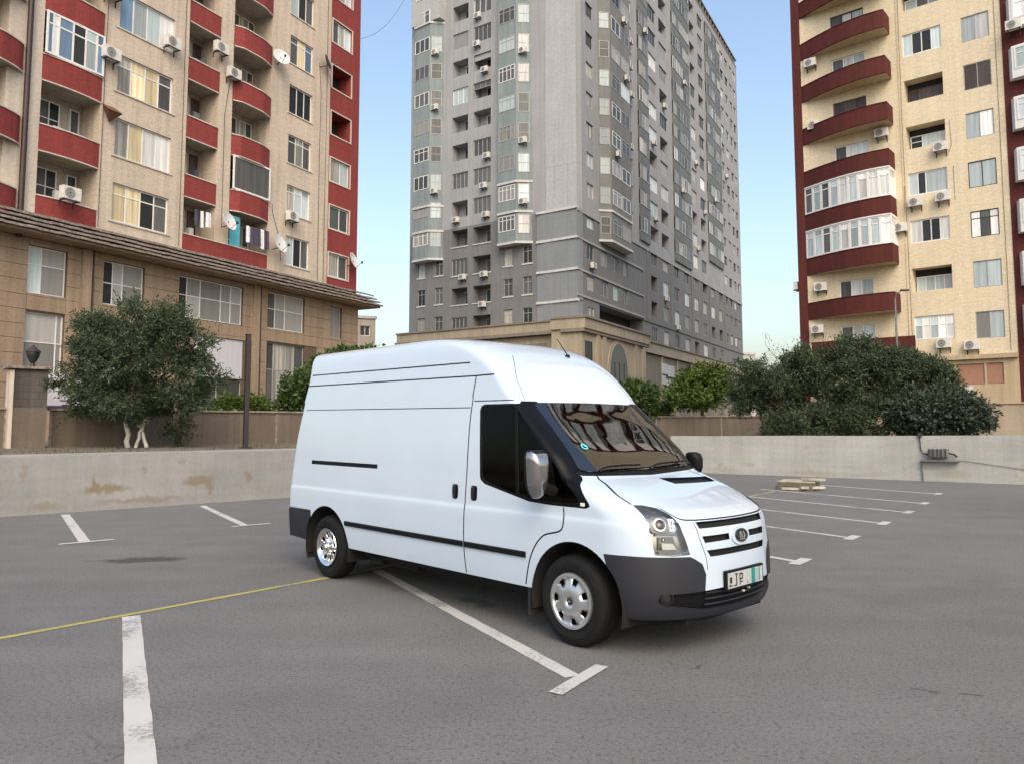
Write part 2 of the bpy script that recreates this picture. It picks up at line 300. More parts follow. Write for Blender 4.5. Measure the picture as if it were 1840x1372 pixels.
def kp(d, s, off=0): p = Vector((KX, KY)) + d*s + Vector((-d.y, d.x))*off; return (p.x, p.y)
sheet('parking_lot', [kp(LD, 70), (-30, -60), (80, -60), kp(RD, 90), (KX, KY)], 0, 'asphalt')
ter = [kp(LD, 70), (KX, KY), kp(RD, 90), (1400, -60), (1400, 1400), (-1400, 1400), (-1400, -20)]
sheet('terrace', ter, 1.085, 'earth')
me = MB(); a = kp(LD, 60, -.30); b_ = kp(LD, 0, -.30); c = kp(LD, 0, -2.3); d = kp(LD, 60, -2.3)
tag(link('pavement', MB().prism([a, d, c, b_], 1.05, 1.10).mesh('pavement'), 'concrete_strip'), kind='structure')

def plaster(name, base, peel, cells):
    """lime-washed retaining wall: grey wash, scuffs, peeled patches showing the tan render"""
    m = bpy.data.materials.new(name); m.use_nodes = True; nt = m.node_tree; L = nt.links; b = nt.nodes['Principled BSDF']
    b.inputs['Roughness'].default_value = .9; b.inputs['Specular IOR Level'].default_value = .2
    tc = node(nt, 'ShaderNodeTexCoord'); P = tc.outputs['Object']
    def noise(sc, det=5, scale=None, rough=.55):
        v = P
        if scale: mp = node(nt, 'ShaderNodeMapping'); mp.inputs['Scale'].default_value = scale; L.new(P, mp.inputs[0]); v = mp.outputs[0]
        n = node(nt, 'ShaderNodeTexNoise'); n.inputs['Scale'].default_value = sc; n.inputs['Detail'].default_value = det; n.inputs['Roughness'].default_value = rough; L.new(v, n.inputs[0]); return n.outputs['Fac']
    def rng(o, a, c, lo, hi):
        mr = node(nt, 'ShaderNodeMapRange'); mr.inputs[1].default_value = a; mr.inputs[2].default_value = c; mr.inputs[3].default_value = lo; mr.inputs[4].default_value = hi; L.new(o, mr.inputs[0]); return mr.outputs[0]
    rgb = node(nt, 'ShaderNodeRGB'); rgb.outputs[0].default_value = (*base, 1); out = rgb.outputs[0]
    def mul(f):
        nonlocal out
        mx = node(nt, 'ShaderNodeMix', data_type='RGBA', blend_type='MULTIPLY'); mx.inputs[0].default_value = 1; L.new(out, mx.inputs[6]); L.new(f, mx.inputs[7]); out = mx.outputs[2]
    def over(f, col):
        nonlocal out
        mx = node(nt, 'ShaderNodeMix', data_type='RGBA'); L.new(f, mx.inputs[0]); L.new(out, mx.inputs[6]); mx.inputs[7].default_value = (*col, 1); out = mx.outputs[2]
    mul(rng(noise(.5, 6), .3, .7, .86, 1.08)); mul(rng(noise(1, 5, (.5, .5, 5)), .3, .75, 1.03, .88)); mul(rng(noise(12, 5), .3, .7, .92, 1.05)); mul(rng(noise(1, 4, (5, 5, .3)), .35, .75, 1.03, .90))
    over(rng(noise(1.7, 7, rough=.65), .61, .66, 0, .8), (base[0]*.78, base[1]*.72, base[2]*.62))
    wob = node(nt, 'ShaderNodeTexNoise'); wob.inputs['Scale'].default_value = 4.5; wob.inputs['Detail'].default_value = 9; wob.inputs['Roughness'].default_value = .68; L.new(P, wob.inputs[0])
    wv = node(nt, 'ShaderNodeVectorMath', operation='MULTIPLY_ADD'); L.new(wob.outputs['Color'], wv.inputs[0]); wv.inputs[1].default_value = (.55, 0, .40); L.new(P, wv.inputs[2])
    for cx, cz, rx, rz, f, c in cells:
        mp = node(nt, 'ShaderNodeMapping', vector_type='TEXTURE'); mp.inputs['Location'].default_value = (cx+.27, 0, cz+.2); mp.inputs['Scale'].default_value = (rx, 50, rz); L.new(wv.outputs[0], mp.inputs[0])
        ln = node(nt, 'ShaderNodeVectorMath', operation='LENGTH'); L.new(mp.outputs[0], ln.inputs[0]); over(rng(ln.outputs['Value'], .55, 1.1, f, 0), c)
    L.new(out, b.inputs['Base Color'])
    bp = node(nt, 'ShaderNodeBump'); bp.inputs['Strength'].default_value = .35; bp.inputs['Distance'].default_value = .02; L.new(noise(7, 6), bp.inputs['Height']); L.new(bp.outputs[0], b.inputs['Normal'])
    MATS[name] = m
TAN = (.175, .142, .098); GRN = (.19, .175, .125)
plaster('plaster_l', (.252, .249, .242), TAN, [(-19.55, .55, .07, .22, .9, TAN), (-19.3, .42, .5, .10, .85, TAN), (-17.4, .50, .42, .13, .85, TAN), (-17.2, .33, .10, .16, .8, TAN), (-16.3, .55, .10, .17, .8, TAN), (-15.0, .30, .22, .14, .7, GRN), (-21.6, .62, .5, .12, .6, TAN), (-18.6, .16, 1.0, .06, .6, TAN), (-14.0, .2, .2, .1, .6, TAN), (-17.8, .95, .12, .07, .5, TAN), (-20.4, .15, .3, .08, .5, TAN)])
TAN = (.27, .225, .16); GRN = (.26, .245, .18)
plaster('plaster_r', (.345, .345, .33), TAN, [(2.9, .35, .30, .10, .5, GRN), (4.2, .85, .10, .5, .35, (.30, .29, .26)), (5.2, .12, .9, .10, .55, GRN), (2.0, .14, .7, .08, .5, GRN), (9.2, .22, .5, .16, .55, GRN), (8.4, .40, .5, .05, .4, GRN), (7.0, .15, .6, .06, .4, GRN), (11.2, .8, .06, .2, .4, (.3, .3, .28))])
def rwall(name, d, length, h0, h1, m, label, sgn):
    o = empty(name, (KX, KY, 0), math.atan2(d.y, d.x) if sgn > 0 else math.atan2(-d.y, -d.x), label, 'wall')
    # local x runs along the wall, y away from the lot
    x0, x1 = (0, length) if sgn > 0 else (-length, 0)
    n = 40; mb = MB()
    for i in range(n):
        a = x0+(x1-x0)*i/n; b = x0+(x1-x0)*(i+1)/n
        ha = h0+(h1-h0)*abs(a)/length + .006*math.sin(a*3.1); hb = h0+(h1-h0)*abs(b)/length + .006*math.sin(b*3.1)
        mb.quad((a, 0, -.05), (b, 0, -.05), (b, 0, hb), (a, 0, ha)); mb.quad((a, 0, ha), (b, 0, hb), (b, .28, hb), (a, .28, ha)); mb.quad((a, .28, ha), (b, .28, hb), (b, .28, 0), (a, .28, 0))
    mb.build('wall_face', m, o)
    return o
rw_l = rwall('retaining_wall', LD, 60, 1.13, 1.13, 'plaster_l', 'low grey lime-washed retaining wall with peeled tan patches', -1)
rw_r = rwall('retaining_wall', RD, 60, 1.33, 1.86, 'plaster_r', 'pale smooth retaining wall with a floodlight and pipe fixed on it', 1)

# ---------------------------------------------------------------- painted bay lines
def strip(name, p, q, w, m, z=.004, jag=0):
    p = Vector(p); q = Vector(q); d = (q-p); n = max(2, int(d.length/.12)) if jag else 1; u = d.normalized(); s = Vector((-u.y, u.x)); mb = MB(); rr = random.Random(int(p.x*100)+int(q.y*77))
    E = [(p+d*i/n + s*(w/2+rr.uniform(-jag, jag)), p+d*i/n - s*(w/2+rr.uniform(-jag, jag))) for i in range(n+1)]
    for (a, b), (c, e) in zip(E, E[1:]): mb.quad((b.x, b.y, z), (e.x, e.y, z), (c.x, c.y, z), (a.x, a.y, z))
    return tag(mb.build(name, m), kind='structure')
strip('yellow_line', (-5.6, 4.75), (-2.17, 8.88), .075, 'line_yellow', .004, .006); strip('yellow_line', (-2.17, 8.88), (6.9, 20.45), .085, 'line_yellow', .004, .006)
strip('bay_line', (-8.69, 15.18), (-6.36, 11.66), .15, 'line_white', jag=.005); strip('bay_line_end', (-6.62, 11.42), (-6.05, 11.90), .11, 'line_white', .008, .004)
strip('bay_line', (-6.69, 16.84), (-4.66, 13.60), .13, 'line_white', jag=.005); strip('bay_line_end', (-4.80, 13.38), (-4.28, 13.82), .10, 'line_white', .008, .004)
strip('bay_line', (-3.20, 6.66), (-1.30, 2.92), .150, 'line_white', jag=.003); strip('bay_line', (-3.47, 7.19), (-3.20, 6.66), .150, 'line_faint', jag=.003)
strip('bay_line', (-1.62, 9.42), (.42, 5.50), .125, 'line_white', jag=.004); strip('bay_line_end', (.28, 5.15), (.65, 5.73), .105, 'line_white', .008, .003)
yl = lambda t: Vector((-2.17, 8.88)) + Vector((8.71, 11.11))*t
for q, w in (((10.76, 19.67), .12), ((9.16, 17.31), .12), ((7.90, 15.56), .12), ((6.58, 13.82), .11), ((5.24, 12.07), .11), ((3.66, 9.98), .11)):
    q = Vector(q); u = Vector((-.53, .848)); e = q+u*4.55
    strip('bay_line', e, q, w, 'line_white', jag=.005); s = Vector((.60, .80)); strip('bay_line_end', q-s*.24, q+s*.30, .15, 'line_white', .008, .004)

# ================================================================ facade kit
def facade(name, parent, m, u0, u1, v0, v1, holes, y=0., thick=.3, sides=True, back='dark_room'):
    """wall sheet with real openings; holes = (u0,u1,v0,v1,depth,closed)"""
    us = sorted({u0, u1, *[min(max(h[i], u0), u1) for h in holes for i in (0, 1)]}); vv = sorted({v0, v1, *[min(max(h[i], v0), v1) for h in holes for i in (2, 3)]})
    mb = MB(); bk = MB()
    for a, b in zip(us, us[1:]):
        cu = (a+b)/2; run = None
        for c, d in list(zip(vv, vv[1:])) + [(None, None)]:
            solid = c is not None and not any(h[0] < cu < h[1] and h[2] < (c+d)/2 < h[3] for h in holes)
            if solid: run = (run[0], d) if run else (c, d)
            elif run: mb.quad((a, y, run[0]), (b, y, run[0]), (b, y, run[1]), (a, y, run[1])); run = None
    for h in holes:
        a, b, c, d, e = h[:5]; Y = y+e
        mb.quad((a, y, c), (b, y, c), (b, Y, c), (a, Y, c)); mb.quad((a, Y, d), (b, Y, d), (b, y, d), (a, y, d))
        mb.quad((a, y, d), (a, y, c), (a, Y, c), (a, Y, d)); mb.quad((b, y, c), (b, y, d), (b, Y, d), (b, Y, c))
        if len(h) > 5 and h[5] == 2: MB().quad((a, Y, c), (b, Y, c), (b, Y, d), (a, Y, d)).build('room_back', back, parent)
        elif len(h) > 5 and h[5]: mb.quad((a, Y, c), (b, Y, c), (b, Y, d), (a, Y, d))
    if sides:
        Y = y+thick
        for u, s in ((u0, 0), (u1, 1)):
            q = [(u, Y, v0), (u, y, v0), (u, y, v1), (u, Y, v1)]; mb.quad(*(q if not s else q[::-1]))
        mb.quad((u0, y, v1), (u1, y, v1), (u1, Y, v1), (u0, Y, v1)); mb.quad((u0, Y, v0), (u1, Y, v0), (u1, y, v0), (u0, y, v0))
    o = mb.build(name, m, parent)
    return o
FR = {}
def frame_mesh(w, h, cols, rows, fw, dp, m):
    k = (round(w, 3), round(h, 3), tuple(cols), tuple(rows), fw, dp, m)
    if k not in FR:
        mb = MB(); mb.box(0, fw, 0, dp, 0, h); mb.box(w-fw, w, 0, dp, 0, h); mb.box(fw, w-fw, 0, dp, 0, fw); mb.box(fw, w-fw, 0, dp, h-fw, h)
        xs = [fw] + [c*w for c in cols] + [w-fw]
        for c in cols: mb.box(c*w-fw*.45, c*w+fw*.45, .004, dp-.004, fw, h-fw)
        for r in rows:
            for a, b in zip(xs, xs[1:]): mb.box(a+fw*.5, b-fw*.5, .008, dp-.008, r*h-fw*.4, r*h+fw*.4)
        me = mb.mesh('window'); me.materials.append(MATS[m]); FR[k] = me
    return FR[k]
def window(parent, u0, u1, v0, v1, y, cols=(.5,), rows=(), fm='frame_white', gm=('g_dark',), fw=.055, dp=.06, split=True, rr=random, name='window'):
    w, h = u1-u0, v1-v0
    o = bpy.data.objects.new(name, frame_mesh(w, h, cols, rows, fw, dp, fm)); COL.objects.link(o); o.parent = parent; o.location = (u0, y, v0)
    if split:
        xs = [0]+[c*w for c in cols]+[w]; zs = [0]+[r*h for r in rows]+[h]
        for i, (a, b) in enumerate(zip(xs, xs[1:])):
            g0 = gm[i % len(gm)] if len(gm) == len(xs)-1 else rr.choice(gm)
            for c, d in zip(zs, zs[1:]): pane(o, g0, a+fw*.4, b-fw*.4, dp*.45, dp*.7, c+fw*.4, d-fw*.4)
    else: pane(o, rr.choice(gm), fw*.4, w-fw*.4, dp*.45, dp*.7, fw*.4, h-fw*.4)
    return o
def world_of(root, p):
    a = root.rotation_euler.z; x, y, z = p; return (root.location.x+x*math.cos(a)-y*math.sin(a), root.location.y+x*math.sin(a)+y*math.cos(a), root.location.z+z)
# --- air conditioner: casing, fan grille, bracket
AC = empty('air_conditioner', (0, 0, -50))
MB().box(-.40, .40, -.42, -.12, 0, .55).build('casing', 'ac_white', AC, bevel=.02)
g = MB(); 
for r_ in (.06, .11, .16, .205): g.lathe([(r_-.008, -.435), (r_+.008, -.435), (r_+.008, -.42), (r_-.008, -.42)], 20, Matrix.Translation((-.10, 0, .275)) @ Matrix(((1, 0, 0, 0), (0, 0, 1, 0), (0, 1, 0, 0), (0, 0, 0, 1))), True)
FAN = MB().lathe([(.001, 0), (.225, 0), (.225, .012), (.001, .012)], 20, Matrix.Translation((-.10, -.432, .275)) @ Matrix(((1, 0, 0, 0), (0, 0, 1, 0), (0, 1, 0, 0), (0, 0, 0, 1)))).build('fan_opening', 'ac_dark', AC)
g.build('fan_grille', 'ac_white', FAN)
mb = MB(); mb.box(-.30, -.26, -.46, 0, -.05, -.005); mb.box(.26, .30, -.46, 0, -.05, -.005); mb.box(-.30, -.26, -.04, 0, -.30, -.05); mb.box(.26, .30, -.04, 0, -.30, -.05); mb.box(-.34, .34, -.44, -.40, -.045, -.01); mb.build('bracket', 'ac_dark', AC)
AC_FIRST = [True]
def air_con(root, u, v, label, group, y=0., s=1.):
    o = AC if AC_FIRST[0] else copy_tree(AC); AC_FIRST[0] = False
    o.location = world_of(root, (u, y, v)); o.rotation_euler = (0, 0, root.rotation_euler.z); o.scale = (s, s, s)
    return tag(o, label, 'air conditioner', group)
DISH = {}
def dish(root, u, v, m, label, r=.42, yaw=0., y=0., group=None):
    if m not in DISH:
        t = empty('satellite_dish', (0, 0, -50)); MM = Matrix.Translation((0, -.42, 0)) @ Matrix.Rotation(R(72), 4, 'X')
        MB().lathe([(.001, -.10), (.14, -.09), (.28, -.06), (.38, -.015), (.42, .0), (.42, .012), (.38, -.002), (.28, -.045), (.14, -.075), (.001, -.085)], 22, MM).build('reflector', m, t, smooth=40)
        MB().tube([(0, -.42, -.40), (0, -.80, -.12)], .012, 6).box(-.04, .04, -.86, -.78, -.16, -.06).build('feed_arm', 'dish_dark', t); MB().tube([(0, 0, -.25), (0, -.34, -.2), (0, -.36, -.02)], .022, 6).build('mount', 'dish_dark', t); DISH[m] = t; o = t
    else: o = copy_tree(DISH[m])
    o.location = world_of(root, (u, y, v)); o.rotation_euler = (0, 0, root.rotation_euler.z+yaw); o.scale = (r/.42,)*3
    return tag(o, label, 'satellite dish', group)

# ================================================================ red and cream apartment block
LB = empty('apartment_building', (-15, 39.599, 0), R(62.914), 'cream and red brick apartment block above a tan stone base with a tiled ledge', 'building')
rl = random.Random(3)
NFL = 8; TOP = 10+3*NFL
MB().box(-13.9, 10.84, 1.36, 15, 1.0, TOP).build('core_wall', 'loggia_l', LB)
fl = [10+3*k for k in range(NFL)]
facade('cream_wall', LB, 'cream_l', -7.2, -2.65, 10.0, TOP, [(-6.45, -3.5, f+.85, f+2.6, .22, 0) for f in fl], thick=1.36)
facade('cream_wall', LB, 'cream_l', 2.95, 7.95, 10.0, TOP, [(4.42, 6.36, f+.88, f+2.58, .22, 0) for f in fl], thick=1.36)
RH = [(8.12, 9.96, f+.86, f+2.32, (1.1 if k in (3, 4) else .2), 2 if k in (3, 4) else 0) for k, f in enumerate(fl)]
facade('red_wall', LB, 'red_l', 7.95, 10.85, 10.0, TOP, RH, y=.012, thick=1.36)
facade('pilaster', LB, 'cream_pl', -10.36, -9.85, 9.6, TOP, [], y=-.02, thick=1.4); facade('pilaster', LB, 'cream_l', -.70, .20, 10.9, TOP, [], y=-.01, thick=1.4)
DW = [('g_gold_refl', 'g_gold_refl', 'g_dark', 'g_grey'), ('g_curtain', 'g_gold_refl', 'g_white', 'g_white'), ('g_curtain', 'g_gold_refl', 'g_gold_refl', 'g_grey'), ('g_blue_refl', 'g_pale', 'g_pale', 'g_white')]
for k, f in enumerate(fl):
    w = window(LB, -6.45, -3.5, f+.85, f+2.6, .10, (.25, .5, .75), ((.72,) if k % 2 == 0 else ()), 'frame_white', DW[k % 4], .065)
    window(LB, 4.42, 6.36, f+.88, f+2.58, .10, (.36, .68), ((.78,) if k in (1, 2, 4) else ()), 'frame_white', (('g_pale', 'g_dark', 'g_grey'), ('g_curtain', 'g_pale', 'g_pale'), ('g_grey', 'g_curtain', 'g_grey'), ('g_dark', 'g_dark', 'g_dark'), ('g_grey', 'g_gold_refl', 'g_blue_refl'))[k % 5], .06)
    MB().box(-6.62, -3.36, -.05, .10, f+.78, f+.845).build('sill', 'cap_l', LB); MB().box(4.30, 6.46, -.05, .10, f+.81, f+.875).build('sill', 'cap_l', LB)
    if k not in (3, 4): window(LB, 8.12, 9.96, f+.86, f+2.32, .10, (.34, .67) if k > 2 else (.55,), (), 'frame_white', (('g_grey', 'g_grey') if k == 1 else ('g_grey', 'g_curtain', 'g_pale')), .07)
    m_ = MB(); m_.box(8.02, 8.115, -.025, .06, f+.78, f+2.40); m_.box(9.965, 10.06, -.025, .06, f+.78, f+2.40); m_.box(8.115, 9.965, -.025, .06, f+.78, f+.855); m_.box(8.115, 9.965, -.025, .06, f+2.325, f+2.40); m_.build('window_surround', 'cap_l', LB)
def arc_path(u0, u1, bulge, shape, n=12):
    P = []
    for i in range(n+1):
        t = i/n
        if shape == 'arc': y = -bulge*math.sin(math.pi*t)**.8 - .02
        elif shape == 'slant': y = -.04-bulge*min(1, t/.18)*min(1, (1-t)/.30)
        else: y = -.03
        P.append((u0+(u1-u0)*t, y))
    return P
def balcony(parent, u0, u1, f, bulge, shape, red, cap, hgt=1.08, low=.0, slabm='loggia_l', depth=1.36, capt=.055, edge=True):
    """red parapet standing on a slab, with a pale coping; a part with sub-parts"""
    P = arc_path(u0, u1, bulge, shape); b = MB()
    def band(mb, z0, z1, o0, o1):
        n = len(P); Q = [(x, y-o0) for x, y in P]; I = [(x, y+o1) for x, y in P]
        for i in range(n-1):
            (a, c), (d, e) = Q[i], Q[i+1]; (g, h), (k, l) = I[i], I[i+1]
            mb.quad((a, c, z0), (d, e, z0), (d, e, z1), (a, c, z1)); mb.quad((g, h, z1), (k, l, z1), (k, l, z0), (g, h, z0)); mb.quad((a, c, z1), (d, e, z1), (k, l, z1), (g, h, z1)); mb.quad((g, h, z0), (k, l, z0), (d, e, z0), (a, c, z0))
    band(b, f+low, f+hgt, 0, .12); o = b.build('balcony', red, parent)
    c = MB(); band(c, f+hgt, f+hgt+capt, .035, .15); c.build('coping', cap, o)
    if edge:
        e_ = MB(); band(e_, f+low-.05, f+low, .015, .10); e_.build('lower_edge', cap, o)
    s = MB(); n = len(P)
    for z in (f+low+.02, f+low+.2):
        s.v += [(x, y+.01, z) for x, y in P] + [(u1, depth, z), (u0, depth, z)]
    k = n+2; s.f.append(tuple(range(k-1, -1, -1))); s.f.append(tuple(range(k, 2*k))); s.build('slab', slabm, o)
    return o
for k, f in enumerate(fl):
    if k == 0: continue
    balcony(LB, -2.66, -.70, f, 0, 'flat', 'red_l', 'cap_l'); balcony(LB, .20, 2.95, f, .26, 'slant', 'red_l', 'cap_l')
balcony(LB, -2.66, 2.97, 10.35, 0, 'flat', 'red_l', 'cap_l', .74, -.1)
for k, f in enumerate(fl):
    balcony(LB, -9.86, -7.19, f, .13, 'arc', 'red_l', 'cap_l'); balcony(LB, -13.8, -10.62, f, .5, 'arc', 'red_l', 'cap_l')
    bw = 1.30                                             # back wall windows of the loggias
    window(LB, -9.7, -8.2, f+1.0, f+2.75, bw, (.35, .68), (.55,), 'frame_white', ('g_dark', 'g_grey', 'g_dark')); window(LB, -7.75, -7.3, f+.3, f+2.75, bw, (), (.5,), 'frame_white', ('g_grey',))
    window(LB, -2.5, -1.5, f+.9, f+2.75, bw, (.5,), (.6,), 'frame_white', ('g_dark', 'g_grey')); window(LB, -1.3, -.78, f+.25, f+2.75, bw, (), (), 'frame_brown', ('g_brown',))
    window(LB, .35, 1.75, f+.9, f+2.75, bw, (.5,), (.5,), 'frame_white', ('g_dark', 'g_grey')); window(LB, 1.95, 2.85, f+.25, f+2.75, bw, (.5,), (.55,), 'frame_white', ('g_curtain', 'g_grey'))
    MB().box(-13.8, -12.6, .3, 1.36, f+.2, f+3).box(-11.2, -10.62, .05, 1.36, f+.2, f+3).build('side_wall', 'cream_pl', LB)
facade('corner_wall', LB, 'cream_pl', -10.62, -10.36, 9.6, TOP, [], y=.05, thick=1.3)
f = fl[2]; window(LB, -9.82, -7.22, f+1.14, f+2.98, -.16, (.11, .2, .44, .66, .86), (.72,), 'frame_white', ('g_blue_refl', 'frame_white', 'g_blue_refl', 'g_dark', 'g_pale', 'g_blue_refl'), .085)
f = fl[1]; window(LB, .24, 2.90, f+1.14, f+2.98, -.22, (.98,), (), 'frame_white', ('g_grey',), .09)
MB().tube([(-10.50, -.16, 9.2), (-10.50, -.16, TOP)], .11, 10).build('drainpipe', 'pipe_brown', LB, smooth=40)
# tiled ledge in steps, brackets, stone base of panels
for i, (y0, z0, z1) in enumerate(((-.40, 10.12, 10.20), (-.66, 9.88, 9.96), (-.92, 9.64, 9.72), (-1.18, 9.40, 9.48))):
    mb = MB(); n = 60; rr = random.Random(i)
    for j in range(n):
        a = -13.8+(26.0*j)/n; b = -13.8+(26.0*(j+1))/n - .012; dz = rr.uniform(-.015, .015)
        mb.v += [(a, y0, z0+dz), (b, y0, z0+dz), (b, .05, z1+.05+dz), (a, .05, z1+.05+dz), (a, y0, z0+.095+dz), (b, y0, z0+.095+dz), (b, .05, z1+.15+dz), (a, .05, z1+.15+dz)]
        q = len(mb.v)-8
        for F_ in ((0, 1, 5, 4), (4, 5, 6, 7), (1, 2, 6, 5), (3, 0, 4, 7), (3, 2, 1, 0)): mb.f.append(tuple(q+t for t in F_))
    mb.build('tile_course', 'eave_tile', LB)
MB().box(-13.8, 12.1, -1.0, .04, 9.30, 9.40).build('soffit', 'stone_l', LB)
MB().box(10.84, 12.1, .05, 6, 9.30, 10.1).build('ledge_return', 'eave_tile', LB)
BW = [(-10.0, -8.36, 7.05, 9.0), (-6.7, -4.64, 7.05, 9.0), (-2.72, 1.37, 7.0, 9.02), (3.14, 6.1, 7.08, 9.12), (8.36, 9.47, 7.08, 9.0), (-10.0, -8.36, 3.6, 6.3), (-6.7, -4.64, 3.6, 6.3), (-1.7, 1.5, 2.6, 6.2), (3.2, 6.2, 2.6, 6.3), (8.36, 9.6, 2.6, 6.2)]
facade('base_wall', LB, 'joint_l', -13.8, 11.06, 1.0, 9.3, [(a, b, c, d, .35, 0) for a, b, c, d in BW], y=.03, thick=1.3)
courses = [1.05+.59*i for i in range(15)]
cuts = [-13.8, -12.9, -11.5, -10.0, -8.36, -7.55, -6.7, -4.64, -3.6, -2.72, -1.7, -.2, 1.37, 2.25, 3.14, 4.6, 6.1, 7.2, 8.36, 9.47, 11.06]
PAN = MB(); rp = random.Random(5)
for z0, z1 in zip(courses, courses[1:]):
    z1 = min(z1, 9.28)
    for a, b in zip(cuts, cuts[1:]):
        if any(a < h[1]-.01 and b > h[0]+.01 and z0 < h[3]-.02 and z1 > h[2]+.02 for h in BW):
            # keep the slivers above or below an opening
            for h in BW:
                if a < h[1]-.01 and b > h[0]+.01 and z0 < h[3]-.02 and z1 > h[2]+.02:
                    A, B = max(a, h[0]), min(b, h[1])
                    for c, d in ((z0, h[2]), (h[3], z1)):
                        if d-c > .06: MB().box(a+.008, b-.008, -.005, .026, c+.006, d-.006).build('stone_panel', 'stone_l', LB)
                    break
            continue
        pr = rp.uniform(0, .008)
        MB().box(a+.008, b-.008, -.004-pr, .027, z0+.008, z1-.008).build('stone_panel', 'stone_l', LB)
for u in (-7.55, 2.25): MB().box(u-.22, u+.22, -.14, -.012, 1.05, 9.28).build('pilaster', 'stone_l', LB); MB().tube([(u+.3, -.10, 1.1), (u+.3, -.10, 9.28)], .04, 8).build('downpipe', 'pipe_brown', LB)
WS = [((.38,), (.62,), ('g_pale', 'g_frost'), 'frame_white'), ((.26, .5), (.5,), ('g_dark', 'g_frost', 'g_frost'), 'frame_white'), ((.14, .34, .66, .82), (.55,), ('g_dark', 'g_frost', 'g_frost', 'g_frost', 'g_frost'), 'frame_white'), ((.24, .5), (.55,), ('g_grey', 'g_frost', 'g_frost'), 'frame_white'), ((.5,), (), ('g_frost', 'g_frost'), 'stone_l'),
      ((.84,), (.55,), ('g_frost', 'g_frost'), 'frame_white'), ((.5,), (.5,), ('g_frost',), 'frame_white'), (None,), ((.2, .45, .75), (.6,), ('g_grey', 'g_curtain', 'g_curtain', 'g_grey'), 'frame_grey'), ((.5,), (), ('g_frost', 'g_frost'), 'frame_grey')]
for h, s in zip(BW, WS):
    if s[0] is None:
        w = window(LB, h[0], h[1], h[2], h[3], .18, (.5,), (), 'frame_grey', ('g_grey', 'g_grey')); MB().box(h[0]+.02, h[1]-.02, .08, .14, 4.15, h[3]-.02).build('display_board', 'poster', LB); continue
    window(LB, h[0], h[1], h[2], h[3], .15, s[0], s[1], s[3] if s[3].startswith('frame') else 'frame_grey', s[2], .05)
# things fixed to the block
for u, v, lab in ((-7.02, 20.9, 'beside the upper corner of the blue-framed glazed loggia'), (-7.0, 18.0, 'on the wall between the glazed loggia and the yellow-paned window'), (-3.85, 19.95, 'under the window with blue and pale panes'), (-8.8, 11.05, 'on the parapet of the lowest bowed balcony just above the tiled ledge'), (.0, 20.0, 'on the pilaster next to an angled balcony'), (-.9, 21.0, 'at the edge of a narrow flat-fronted loggia'), (4.6, 13.4, 'under a three-light window low on the cream wall')):
    air_con(LB, u, v, 'air conditioner '+lab, 'air conditioners on the red and cream block', y=-.38 if u == -8.8 else -.03)
dish(LB, 7.0, 24.0, 'dish_dark', 'black satellite dish on the cream brick wall', .5, R(25)); dish(LB, 3.4, 22.6, 'dish', 'white satellite dish beside an upper angled loggia of the red and cream block', .5, R(-20))
dish(LB, -.4, 12.2, 'dish', 'white satellite dish on the pilaster above the hanging laundry', .5, R(10), -.15); dish(LB, 3.2, 11.8, 'dish', 'white satellite dish on the end of the laundry balcony', .55, R(10), -.15); dish(LB, 9.8, 12.1, 'dish', 'white satellite dish low on the red brick wall', .55, R(15))
aw = MB(); aw.v += [(-7.15, 0, 16.0), (-6.55, 0, 16.0), (-6.50, -.55, 15.62), (-7.2, -.55, 15.62), (-6.85, -.1, 15.2)]; aw.f += [(3, 2, 1, 0), (0, 4, 3), (1, 2, 4), (2, 3, 4)]
tag(aw.build('awning', 'rust'), 'small rusty metal hood on the cream brick wall', 'hood'); bpy.data.objects['awning'].location = LB.location; bpy.data.objects['awning'].rotation_euler = LB.rotation_euler
MB().box(.30, .98, -.02, .02, 11.1, 12.75).build('blue_panel', 'door_blue', LB)
for i, (m_, u, w, h) in enumerate((('cloth_w', 1.15, .30, .9), ('cloth_d', 1.5, .34, 1.0), ('cloth_d', 1.88, .28, .95), ('cloth_w', 2.2, .22, 1.05), ('cloth_d', 2.48, .35, 1.0), ('cloth_w', -1.9, .3, .8), ('cloth_d', -2.25, .3, .75), ('cloth_w', -1.5, .28, .7))):
    mb = MB(); n = 8
    for j in range(n+1):
        t = j/n; y = .035*math.sin(t*9+i); mb.v += [(u+w*t, y-.28, 12.35+.01*i), (u+w*t, y*1.8-.30, 12.35-h*(1 if 0 < j < n else .96)), (u+w*t, y-.268, 12.35+.01*i), (u+w*t, y*1.8-.288, 12.35-h*(1 if 0 < j < n else .96))]
    for j in range(n): a = 4*j; mb.f += [(a+1, a+5, a+4, a), (a+2, a+6, a+7, a+3)]
    o = mb.build('laundry', m_, smooth=60); o.location = LB.location; o.rotation_euler = LB.rotation_euler
    tag(o, ('white' if m_ == 'cloth_w' else 'dark purple')+' washing hung over the lowest red balcony', 'laundry', 'white laundry on the balcony' if m_ == 'cloth_w' else 'dark laundry on the balcony')

def wall_cable(root, pts, r=.012, m='frame_dark'): return MB().tube([(u, -.03, v) for u, v in pts], r, 5).build('wall_cable', m, root)
for pts in (((3.25, 14.1), (3.3, 13.6), (3.9, 12.2), (4.0, 11.0)), ((-2.85, 31.0), (-2.9, 22), (-2.87, 10.4)), ((6.9, 23.9), (7.1, 22.0), (7.05, 18.0), (7.1, 10.4)), ((-7.05, 20.8), (-7.08, 19.0), (-7.1, 10.4)), ((7.6, 30), (7.62, 20), (7.6, 10.4)), ((.0, 20.0), (-.3, 18.0), (-.28, 12.0))): wall_cable(LB, pts)
